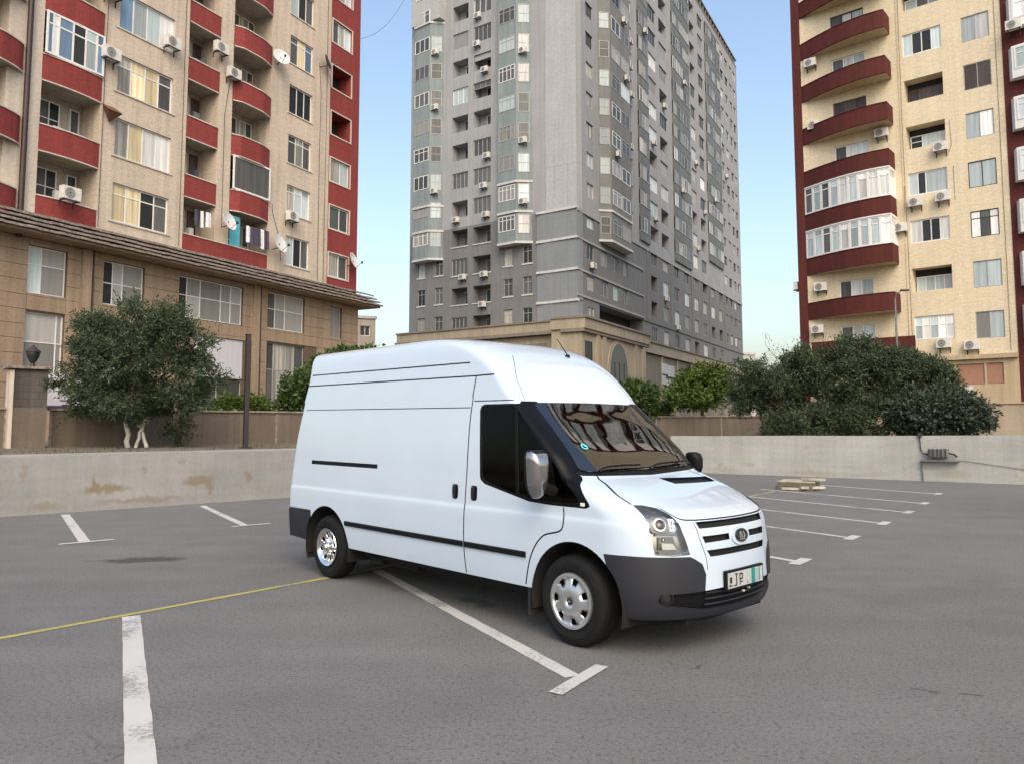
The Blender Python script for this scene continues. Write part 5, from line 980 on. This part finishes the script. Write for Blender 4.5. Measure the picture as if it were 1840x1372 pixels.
seam('s', [(-1.25, 1.957), (-.89, 1.955), (-.74, 1.957)], .010); seam('s', [(-.062, 1.08), (-.075, .905), (-.285, .831), (-.42, .667), (-.505, .41)])
seam('f', [(.80, 1.132), (.785, 1.20), (.70, 1.275), (.66, 1.32)], .013); seam('f', [(.645, 1.10), (.60, 1.035), (.50, 1.018), (.25, 1.015), (-.02, 1.014)], .010)
seam('f', [(.50, 1.0), (.47, .86), (.435, .74), (.43, .65)], .006); seam('f', [(.54, 2.39), (.70, 2.20), (.755, 2.05), (.775, 1.955)], .0045)
reg('slide_rail', to_dom('s', [(-4.143, 1.277), (-2.753, 1.277), (-2.753, 1.322), (-4.143, 1.322)]))
reg('front_bumper', mixdom([('s', .36, .2), ('s', .36, .765), ('s', .54, .768), ('f', .816, .763), ('f', .578, .757), ('f', .535, .735), ('f', .477, .697), ('f', .449, .62), ('f', .462, .505), ('f', .46, .2)]))
reg('front_bumper', to_dom('f', [(-.01, .2), (.47, .2), (.47, .365), (-.01, .365)]))
reg('rear_bumper', [(float(inv_side(-4.05, .5)[0]), .2), (float(inv_side(-4.10, .5)[0]), .745), (1.01, .735), (1.01, .2)])
reg('door', to_dom('s', spline([(-1.24, 2.19), (-1.288, 1.80), (-1.285, 1.24), (-1.294, .69), (-1.278, .36)])+[(-.505, .36), (-.505, .41), (-.42, .667), (-.285, .831), (-.075, .905), (-.062, 1.086), (.2, 1.09), (-.70, 1.957), (-.89, 1.955), (-1.262, 1.957)]))

def build_half(side):
    sg_ = -1 if side == 'R' else 1
    sl = np.unique(np.concatenate([np.linspace(0, S1, 60), np.linspace(S1, S2, 120), np.linspace(S2, S3, 10), np.linspace(S3, 1, 8)]))
    zl = np.unique(np.round(np.concatenate([np.arange(ZB, 2.48, .026), [.985, .992, .999, 1.006, 1.013, 1.02], np.linspace(2.48, 2.645, 26)]), 4))
    G = [(s*SSC, z) for s in sl for z in zl]; ns, nz = len(sl), len(zl); pts = [Vector(p) for p in G]; E = []
    # border as constraint
    def chain(ids): E.extend([(a, b) for a, b in zip(ids, ids[1:])])
    chain([i*nz for i in range(ns)]); chain([i*nz+nz-1 for i in range(ns)]); chain(list(range(nz))); chain([(ns-1)*nz+j for j in range(nz)])
    use = [r for r in REG if side in r[2]]
    for _, poly, _s in use:
        n0 = len(pts); pts += [Vector((a*SSC, b)) for a, b in poly]; k = len(poly); E += [(n0+i, n0+(i+1) % k) for i in range(k)]
    V, _, Fc, *_r = delaunay_2d_cdt(pts, E, [], 0, 1e-5)
    V = np.array([(v.x/SSC, v.y) for v in V]); Fc = np.array([f for f in Fc if len(f) == 3]); C = V[Fc].mean(1)
    ok = (C[:, 1] > ZB) & (C[:, 0] > 0) & (C[:, 0] < 1) & (C[:, 1] < 2.645); Fc = Fc[ok]; C = C[ok]
    lab = np.full(len(Fc), -1); names = []
    for name, poly, _s in use:
        P = np.array(poly); x, y = C[:, 0], C[:, 1]; ins = np.zeros(len(C), bool); q = np.roll(P, 1, 0)
        for (x1, y1), (x2, y2) in zip(P, q):
            if y1 != y2: c = ((y1 > y) != (y2 > y)) & (x < (x2-x1)*(y-y1)/(y2-y1)+x1); ins ^= c
        if name not in names: names.append(name)
        lab[(lab < 0) & ins] = names.index(name)
    X = surf(V[:, 0], V[:, 1]); e1, e2 = 2e-3, 4e-3
    du = surf(V[:, 0]+e1, V[:, 1])-surf(V[:, 0]-e1, V[:, 1]); dv = surf(V[:, 0], V[:, 1]+e2)-surf(V[:, 0], V[:, 1]-e2); N = np.cross(du, dv); N /= np.linalg.norm(N, axis=1)[:, None]+1e-12
    ctr = np.array([-1.9, 0, 1.3]); fl_ = ((X-ctr)*N).sum(1) < 0; N[fl_] *= -1; N[V[:, 1] > 2.62] = (0, 0, 1)
    X[:, 1] *= sg_; N[:, 1] *= sg_
    out = {}
    for i, nm in list(enumerate(names))+[(-1, 'body')]:
        F = Fc[lab == i]
        if len(F): out[nm] = F
    return X, N, out
HALF = {s: build_half(s) for s in 'RL'}
def shell(name, region, m, sides, parent, inset=0., wall=None, wall_name='reveal'):
    """mesh of a surface region, optionally sunk below the skin with its side walls"""
    v, nn, f, wv, wf = [], [], [], [], []
    for s in sides:
        X, N, out = HALF[s]
        for rg in ([region] if isinstance(region, str) else region):
            if rg not in out: continue
            F = out[rg]; ids, inv = np.unique(F, return_inverse=True); F2 = inv.reshape(F.shape); P = X[ids]-N[ids]*inset; a = P[F2]; nf = np.cross(a[:, 1]-a[:, 0], a[:, 2]-a[:, 0]); flip = (nf*N[ids][F2].mean(1)).sum(1) < 0; F2 = np.where(flip[:, None], F2[:, ::-1], F2)
            n0 = len(v); v += P.tolist(); nn += N[ids].tolist(); f += (F2+n0).tolist()
            if wall:
                ed = {}
                for t in F2:
                    for i in range(3):
                        e = (int(t[i]), int(t[(i+1) % 3])); k = tuple(sorted(e)); ed[k] = None if k in ed else e
                for e in ed.values():
                    if e is None: continue
                    a, b = ids[e[0]], ids[e[1]]
                    if abs(X[a, 1]) < 1e-6 and abs(X[b, 1]) < 1e-6: continue
                    n1 = len(wv); wv += [X[a].tolist(), X[b].tolist(), (X[b]-N[b]*inset).tolist(), (X[a]-N[a]*inset).tolist()]; wf.append((n1, n1+1, n1+2, n1+3))
    me = bpy.data.meshes.new(name); me.from_pydata(v, [], f); me.update(); me.polygons.foreach_set('use_smooth', [True]*len(me.polygons)); me.normals_split_custom_set_from_vertices([tuple(x) for x in nn])
    o = link(name, me, m, parent)
    if wall and wf: w = bpy.data.meshes.new(wall_name); w.from_pydata(wv, [], wf); w.update(); link(wall_name, w, wall, o)
    return o
body = shell('body', 'body', 'paint_white', 'RL', VAN); shell('panel_gap', 'seam', 'seam', 'RL', VAN, .008, 'seam')
DOOR = {s: shell('door', 'door', 'paint_white', s, VAN) for s in 'RL'}
for s in 'RL':
    shell('side_glass', 'door_glass', 'side_glass', s, DOOR[s], .004, 'rubber'); shell('quarter_glass', 'quarter_glass', 'side_glass', s, DOOR[s], .004, 'rubber'); shell('window_trim', 'side_trim', 'trim_black', s, DOOR[s]); shell('pillar_trim', 'pillar', 'trim_black', s, VAN, .002, 'rubber')
    shell('slide_rail', 'slide_rail', 'plastic_black', s, VAN, .012, 'plastic_black'); shell('bumper_corner', 'front_bumper', 'plastic_dark', s, VAN, -.004, 'plastic_dark'); 
    for q in ('slot1', 'slot2', 'slot3'): shell('grille_slot', q, 'under', s, VAN, .030, 'plastic_black')
ws = shell('windscreen', 'windscreen', 'screen_glass', 'RL', VAN, .004, 'rubber'); shell('cowl', 'cowl', 'plastic_black', 'RL', VAN, .010, 'plastic_black'); shell('bonnet_vent', 'vent', 'plastic_black', 'L', VAN, .02, 'plastic_black'); shell('lower_intake', 'intake', 'plastic_black', 'RL', VAN, .035, 'plastic_dark'); shell('rear_bumper', 'rear_bumper', 'plastic_dark', 'RL', VAN, -.012, 'plastic_dark')
def sp_f(y, z, off=0.):
    """point and outward normal on the front skin at lateral y, height z"""
    s, z = inv_front(abs(y), z); p = surf(np.array([s]), np.array([z]))[0]; a = surf(np.array([s+.004]), np.array([z]))[0]-surf(np.array([s-.004]), np.array([z]))[0]; b = surf(np.array([s]), np.array([z+.006]))[0]-surf(np.array([s]), np.array([z-.006]))[0]
    if s < .005: a = np.array([0, 1., 0])
    n = np.cross(a, b); n /= np.linalg.norm(n)
    if n[0] < 0 and z < 2.3: n = -n
    sg_ = 1 if y >= 0 else -1; p[1] *= sg_; n[1] *= sg_; return Vector(p+n*off), Vector(n)
def sp_s(x, z, side=-1, off=0.): s, z = inv_side(x, z); p = surf(np.array([s]), np.array([z]))[0]; return Vector((p[0], side*(p[1]+off), z))
def frame_at(p, n):
    n = n.normalized(); x = Vector((0, 0, 1)).cross(n).normalized(); y = n.cross(x); return Matrix(((x.x, y.x, n.x, p.x), (x.y, y.y, n.y, p.y), (x.z, y.z, n.z, p.z), (0, 0, 0, 1)))
# ---- headlights: clear cover, grey bucket, projector, reflector bowls, gold sparkle painted in as coloured facets
for s, sy in (('R', -1), ('L', 1)):
    h = shell('headlight', 'headlight', 'lamp_grey', s, VAN, .055, 'lamp_grey', 'bucket_rim'); shell('lamp_cover', 'headlight', 'lamp_glass', s, h, .002)
    p, n = sp_f(sy*.752, 1.0, -.034); F_ = frame_at(p, n)
    MB().prism(rounded([(-.074, -.060), (.074, -.060), (.070, .066), (-.066, .066)], .03), -.012, .006, F_).build('projector_bezel', 'gloss_black', h); MB().lathe([(.050, .006), (.050, .018), (.040, .020), (.036, .008)], 24, F_).build('projector_ring', 'chrome', h, smooth=50); MB().lathe([(.038, .006), (.030, .020), (.018, .026), (.001, .028)], 20, F_).build('projector_lens', 'gloss_black', h, smooth=60)
    p, n = sp_f(sy*.672, 1.0, -.030); F_ = frame_at(p, n); ib = MB().prism(rounded([(-.032, -.050), (.034, -.050), (.034, .045), (-.02, .055)], .02), -.012, .002, F_).build('indicator_bowl', 'chrome', h)
    rr = random.Random(5); 
    for k in range(9): MB().lathe([(.001, .010), (.007, .007), (.009, .002)], 8, F_ @ Matrix.Translation((rr.uniform(-.024, .026), rr.uniform(-.04, .036), 0))).build('facet', 'gold_sparkle' if k % 2 else 'chrome', h)
    p, n = sp_f(sy*.722, .862, -.030); F_ = frame_at(p, n); MB().prism([(-.075, -.050), (.070, -.050), (.045, .045), (-.070, .045)], -.012, .0, F_).build('reflector_back', 'metal_grey', h)
    MB().prism([(-.045, -.048), (.066, -.048), (.038, -.005), (-.05, .002)], .0, .006, F_).build('reflector', 'plate_white', h); MB().prism([(-.068, -.048), (-.048, -.048), (-.066, .0)], .0, .005, F_).build('reflector_shade', 'gloss_black', h); MB().lathe([(.001, .016), (.012, .012), (.016, .002)], 12, F_ @ Matrix.Translation((-.035, .024, 0))).build('bulb', 'chrome', h, smooth=60)
    p, n = sp_f(sy*.725, .925, -.026); F_ = frame_at(p, n); MB().box(-.085, .085, -.010, .010, -.012, .004, F_).build('divider', 'metal_grey', h); p, n = sp_f(sy*.715, .79, -.024); MB().box(-.09, .09, -.010, .010, -.012, .004, frame_at(p, n)).build('lower_trim', 'lamp_grey', h)
    p, n = sp_f(sy*.745, .452, -.028); F_ = frame_at(p, n); fg = MB().lathe([(.048, -.01), (.052, .012), (.044, .016), (.040, -.004)], 20, F_).build('fog_lamp', 'plastic_dark', VAN, smooth=50); MB().lathe([(.04, .0), (.025, .008), (.001, .01)], 16, F_).build('lens', 'g_dark', fg, smooth=60)
# ---- badge, number plate, intake bars
p, n = sp_f(0, .872, .006); F_ = frame_at(p, n)
def oval(mb, a, b, z0, z1, M, seg=28): mb.prism([(a*math.cos(t), b*math.sin(t)) for t in np.linspace(0, 2*math.pi, seg, endpoint=False)], z0, z1, M); return mb
bd = oval(MB(), .128, .074, -.035, .004, F_).build('badge_mount', 'paint_white', VAN); oval(MB(), .084, .052, .004, .016, F_).build('badge_rim', 'gloss_black', bd); oval(MB(), .080, .048, .016, .022, F_).build('badge_face', 'gloss_black', bd)
mk = MB()
for x0, y0, x1, y1, w in ((-.035, -.02, -.03, .03, .012), (-.03, .03, -.012, .012, .009), (-.012, .012, -.006, -.022, .009), (.01, .028, .03, .0, .010), (.03, .0, .018, -.022, .009), (-.05, -.030, .03, -.032, .006)):
    d = Vector((x1-x0, y1-y0)); a = math.atan2(d.y, d.x); mk.box(0, d.length, -w/2, w/2, .022, .025, F_ @ Matrix.Translation((x0, y0, 0)) @ Matrix.Rotation(a, 4, 'Z'))
mk.build('badge_mark', 'silver', bd)
p, n = sp_f(0, .552, .012); F_ = frame_at(p, Vector((1, 0, .0)))
pl = MB().box(-.275, .275, -.075, .075, -.02, .006, F_).build('number_plate', 'plastic_black', VAN); MB().box(-.258, .258, -.058, .058, .006, .010, F_).build('plate_face', 'plate_pale', pl)
pk = MB()   # frame_at: local x runs towards the van's left = to the right when facing the van
for x0, x1, y0, y1 in ((-.235, -.205, -.02, .025), (-.245, -.215, -.045, -.03), (-.200, -.19, -.045, -.035), (-.175, -.145, -.047, -.037), (-.145, -.132, -.047, .045), (-.16, -.118, .036, .046), (-.095, -.082, -.045, .042), (-.08, -.052, .03, .042), (-.08, -.05, -.008, .004), (-.056, -.044, .0, .036), (-.075, -.05, -.03, -.02), (.02, .03, -.048, -.03)): pk.box(x0, x1, y0, y1, .010, .0115, F_)
pk.build('plate_characters', 'ink', pl); MB().box(.085, .135, -.058, .058, .010, .0125, F_).box(.20, .212, -.05, .058, .010, .0125, F_).build('plate_stripe', 'plate_green', pl); MB().box(.14, .19, -.05, .05, .010, .0125, F_).build('plate_tint', 'g_pale', pl)
for z in (.385, .43, .475):
    q = [tuple(sp_f(y, z, -.022)[0]) for y in np.linspace(-.44, .44, 13)]; MB().tube(q, .008, 6).build('intake_bar', 'plastic_dark', VAN)
for y, z in ((.02, .44), (.10, .455)): p, n = sp_f(y, z, -.008); MB().box(-.014, .014, -.006, .006, -.01, .004, frame_at(p, n)).build('clip', 'plate_white', VAN)
# ---- side rubbing strips, handles, mirror, flaps
for s in (-1, 1):
    for x0, x1 in ((-3.335, -1.305), (-1.28, -.485)):
        mb = MB(); n = 14; Q = [(sp_s(x0+(x1-x0)*i/n, .630, s), sp_s(x0+(x1-x0)*i/n, .685, s)) for i in range(n+1)]; mb.v = [tuple(v) for a, b in Q for v in (a+Vector((0, s*-.004, 0)), a+Vector((0, s*.016, .006)), b+Vector((0, s*.016, -.006)), b+Vector((0, s*-.004, 0)))]
        for i in range(n):
            for k in range(3): a = 4*i+k; mb.f.append((a, a+1, a+5, a+4) if s > 0 else (a+4, a+5, a+1, a))
        for a in (0, 4*n): mb.f.append((a, a+1, a+2, a+3))
        mb.build('rubbing_strip', 'plastic_black', VAN)
    for x0, x1, dz in ((-1.478, -1.395, 0), (-1.21, -1.125, 0)):
        c = sp_s((x0+x1)/2, 1.122, s); M_ = Matrix(((1, 0, 0, c.x), (0, 0, s, c.y), (0, 1, 0, c.z), (0, 0, 0, 1))); w = (x1-x0)/2
        hp = MB().prism(rounded([(-w, -.068), (w, -.068), (w, .068), (-w, .068)], .035), -.004, .003, M_).build('handle_cup', 'plastic_black', DOOR['R' if s < 0 else 'L'] if x0 > -1.3 else VAN); MB().box(-w*.45, w*.45, -.055, .055, .003, .02, M_).build('grip', 'gloss_black', hp if x0 <= -1.3 else DOOR['R' if s < 0 else 'L'], bevel=.008)
    c = sp_s(-.24, 1.20, s); mi = MB().tube([tuple(c+Vector((.06, s*-.01, .0))), tuple(c+Vector((.05, s*.07, .03))), tuple(c+Vector((.04, s*.14, .10)))], [.05, .042, .035], 10).build('mirror_arm', 'plastic_black', VAN, smooth=60)
    # housing: rounded tall pod, flat mirror facing backwards
    cc = c+Vector((.02, s*.17, .155)); pod = MB(); prof = [(a*(.9 if s < 0 else .6), b*(1. if s < 0 else .62)) for a, b in rounded([(-.05, -.20), (.03, -.20), (.09, -.10), (.105, .13), (.085, .18), (-.09, .18), (-.115, .13), (-.10, -.10)], .05)]
    for k, (dx, sc_) in enumerate(((-.045, .93), (-.02, 1.0), (.02, 1.0), (.065, .86), (.09, .55))): pod.v += [(cc.x+dx, cc.y+s*a*sc_, cc.z+b*sc_) for a, b in prof]
    m_ = len(prof)
    for k in range(4):
        for i in range(m_): j = (i+1) % m_; q = (k*m_+i, k*m_+j, (k+1)*m_+j, (k+1)*m_+i); pod.f.append(q if s < 0 else q[::-1])
    pod.f.append(tuple(range(m_)) if s > 0 else tuple(range(m_))[::-1]); pod.f.append(tuple(range(4*m_, 5*m_)))
    hs = pod.build('mirror_housing', 'plastic_black' if s > 0 else 'plastic_black', mi, smooth=50)
    gz = MB(); gz.v = [(cc.x-.048, cc.y+s*a*.8, cc.z+b*.84) for a, b in prof]+[(cc.x-.052, cc.y+s*a*.8, cc.z+b*.84) for a, b in prof]; gz.f = [tuple(range(m_)), tuple(range(m_, 2*m_))]; gz.build('mirror_glass', 'chrome', mi)
    mi.scale = (1, 1, 1)
    fr_ = MB(); fr_.v = [(cc.x+.0925, cc.y+s*a*.5, cc.z+b*.5) for a, b in prof]; fr_.f = [tuple(range(m_))]
    cap = MB(); 
    for dx, sc_ in ((-.012, 1.015), (.022, 1.012), (.068, .87), (.094, .56), (.098, .3)): cap.v += [(cc.x+dx, cc.y+s*(a*sc_), cc.z+b*sc_-.004) for a, b in prof]
    for k in range(4):
        for i in range(m_): j = (i+1) % m_; q = (k*m_+i, k*m_+j, (k+1)*m_+j, (k+1)*m_+i); cap.f.append(q if s < 0 else q[::-1])
    cap.f.append(tuple(range(4*m_, 5*m_))); cap.build('mirror_cap', 'mirror_grey' if s < 0 else 'plastic_black', mi, smooth=50)
    c = sp_s(.14, 1.115, s, .004); MB().box(-.022, .022, -.004, .006, -.014, .014, Matrix.Translation(c)).build('side_repeater', 'plate_white', VAN, bevel=.004)
    MB().box(-.475, -.445, s*.93 if s > 0 else -.93, s*.72 if s < 0 else .72, .14, .56).build('mud_flap', 'rubber', VAN) if False else MB().box(-.49, -.462, min(s*.94, s*.70), max(s*.94, s*.70), .16, .56).build('mud_flap', 'rubber', VAN); MB().box(-4.25, -4.222, min(s*.93, s*.68), max(s*.93, s*.68), .17, .60).build('mud_flap', 'rubber', VAN)
# ---- wheels
def wheel(x, s, rear):
    o = empty('wheel', (x, s*.945, .352)); o.parent = VAN; o.rotation_euler = (R(90)*(1 if s < 0 else -1), 0, 0)   # local +z outwards
    T = MB(); T.lathe([(.212, -.195), (.225, -.21), (.30, -.222), (.338, -.205), (.352, -.175), (.353, -.11), (.352, -.045), (.338, -.012), (.312, .004), (.290, .006), (.288, .010), (.250, .008), (.225, -.004), (.205, -.018), (.205, -.195)], 56)
    ty = T.build('tyre', 'tyre', o, smooth=35)
    lug = MB()
    for k in range(56):
        for r_, z0, z1 in ((.3535, -.17, -.125), (.3535, -.095, -.05)):
            a = 2*math.pi*(k+.5*(z0 > -.1))/56; lug.box(-.012, .012, -.004, .0012, z0, z1, Matrix.Rotation(a, 4, 'Z') @ Matrix.Translation((0, r_, 0)))
    lug.build('tread_block', 'tyre', ty)
    MB().lathe([(.206, -.19), (.196, -.12), (.19, -.05)], 36).lathe([(.001, -.06), (.19, -.055)], 36).build('brake_back', 'under', o)
    # rim / cover with real openings
    nh = 7 if not rear else 8; seg = nh*8; rings = [(.03, .012), (.06, .016), (.095, .012), (.128, .002), (.150, -.006), (.172, -.010), (.186, -.006), (.198, .004), (.208, .004), (.212, -.012)] if not rear else [(.035, .0), (.055, .004), (.075, -.016), (.10, -.030), (.125, -.034), (.15, -.030), (.172, -.020), (.188, -.006), (.205, .006), (.212, -.010)]
    M_ = MB()
    for r_, z in rings:
        for k in range(seg): a = 2*math.pi*k/seg; M_.v.append((r_*math.cos(a), r_*math.sin(a), z))
    for i in range(len(rings)-1):
        for k in range(seg):
            ph = k % 8
            if not rear and ((3 <= i <= 4 and ph in (2, 3, 4)) or (i == 5 and ph in (2, 3, 4, 5))): continue
            if rear and ((3 <= i <= 5 and ph in (1, 2, 3)) or (i == 1 and ph in (5, 6))): continue
            b = (k+1) % seg; M_.f.append((i*seg+k, i*seg+b, (i+1)*seg+b, (i+1)*seg+k))
    rim = M_.build('rim', 'silver' if not rear else 'chrome', o, smooth=30)
    so = rim.modifiers.new('thick', 'SOLIDIFY'); so.thickness = .012; so.offset = -1
    MB().lathe([(.032, .004), (.030, .020), (.022, .024), (.001, .025)] if not rear else [(.045, -.01), (.045, .03), (.034, .045), (.001, .047)], 20).build('centre_cap', 'gloss_black' if not rear else 'chrome', rim, smooth=40)
    for k in range(5 if not rear else 8):
        a = 2*math.pi*(k+.3)/(5 if not rear else 8)
        if rear: MB().lathe([(.011, -.03), (.011, .01), (.007, .014), (.001, .014)], 8, Matrix.Translation((.082*math.cos(a), .082*math.sin(a), 0))).build('wheel_nut', 'chrome', rim)
    if not rear: oval(MB(), .014, .008, .025, .0265, Matrix.Identity(4), 14).build('cap_mark', 'silver', rim)
    return o
for x, rear in ((0.0, False), (-3.75, True)):
    for s in (-1, 1): wheel(x, s, rear)
# ---- arch liners, floor pan, axles
for x, r_ in ((.05, .475), (-3.75, .465)):
    for s in (-1, 1):
        mb = MB(); n = 24; A = [R(-14+208*i/n) for i in range(n+1)]
        for a in A: mb.v += [(x+r_*math.cos(a), s*.965, .347+r_*math.sin(a)), (x+(r_+.0)*math.cos(a), s*.58, .347+r_*math.sin(a))]
        for i in range(n): a = 2*i; mb.f.append((a, a+1, a+3, a+2))
        mb.f.append(tuple(range(1, 2*n+2, 2))); mb.build('arch_liner', 'under', VAN, smooth=60)
MB().box(-4.5, .55, -.56, .56, .20, .42).box(-3.25, -.5, -.78, .78, .30, .46).box(-4.5, -4.2, -.86, .86, .40, .5).build('floor_pan', 'under', VAN); MB().tube([(0, -.8, .34), (0, .8, .34)], .05, 8).tube([(-3.75, -.8, .34), (-3.75, .8, .34)], .06, 8).tube([(-3.2, -.62, .3), (-2.4, -.6, .3)], .09, 10).build('axles', 'under', VAN); MB().box(-3.12, -2.9, -.78, -.70, .24, .38).build('fuel_tank_edge', 'under', VAN)
MB().box(.3, .8, -.55, .55, .24, .5).build('under_tray', 'under', VAN)
# ---- cab inside
MB().prism([(.02, 1.02), (-.02, 1.30), (-.42, 1.26), (-.55, 1.12), (-.52, .92), (.0, .9)], -.86, .86, Matrix(((1, 0, 0, 0), (0, 0, 1, 0), (0, 1, 0, 0), (0, 0, 0, 1)))).build('dashboard', 'plastic_black', VAN, bevel=.02)
MB().box(-1.42, -1.38, -.85, .85, .5, 2.0).build('bulkhead', 'plastic_dark', VAN); MB().box(-1.4, -.47, -.85, .85, .45, .5).build('cab_floor', 'under', VAN)
for y0, y1 in ((-.80, .02), (.18, .74)):
    st = MB().box(-1.18, -.66, y0, y1, .72, .92).build('seat', 'seat_cloth', VAN, bevel=.05); MB().box(0, .14, y0, y1, 0, .68, Matrix.Translation((-1.24, 0, .90)) @ Matrix.Rotation(R(-10), 4, 'Y')).build('seat_back', 'seat_cloth', st, bevel=.05); 
    for yy in ((y0+y1)/2,) if y0 > 0 else (y0+.2, y1-.2): MB().box(-1.36, -1.26, yy-.13, yy+.13, 1.60, 1.80).build('headrest', 'seat_cloth', st, bevel=.04)
sw = MB(); Mw = Matrix.Translation((-.58, .45, 1.22)) @ Matrix.Rotation(R(-62), 4, 'Y'); sw.lathe([(.19+.015*math.cos(a), .015*math.sin(a)) for a in np.linspace(0, 2*math.pi, 8, endpoint=False)], 28, Mw, True); sw.box(-.18, .18, -.02, .02, -.01, .01, Mw).box(-.02, .02, -.18, .02, -.01, .01, Mw); sw.build('steering_wheel', 'plastic_black', VAN, smooth=60)
MB().box(-.72, -.68, -.11, .11, 1.80, 1.86).build('rear_view_mirror', 'plastic_black', VAN, bevel=.01)
p, n = sp_f(-.556, 1.551, .004); F_ = frame_at(p, n); MB().lathe([(.022, 0), (.036, 0), (.036, .002), (.022, .002)], 20, F_, True).build('sticker', 'teal', ws); MB().lathe([(.001, .001), (.012, .001)], 12, F_ @ Matrix.Translation((.012, .01, 0))).build('sticker_mark', 'teal', ws)
for pts in (((-.62, 1.345), (-.45, 1.375), (-.05, 1.375)), ((.05, 1.345), (.25, 1.375), (.66, 1.385))):
    q = [tuple(sp_f(y, z, .02)[0]) for y, z in spline(pts, 6)]; wb = MB().tube(q, [.012]+[.009]*(len(q)-1), 6).build('wiper', 'plastic_black', VAN); 
q0 = sp_f(.30, 2.42, 0)[0]; MB().lathe([(.001, .03), (.02, .025), (.03, 0)], 12, Matrix.Translation(q0+Vector((-.02, 0, .01)))).tube([tuple(q0+Vector((-.02, 0, .03))), tuple(q0+Vector((-.17, 0, .21)))], [.006, .003], 6).build('aerial', 'plastic_black', VAN)
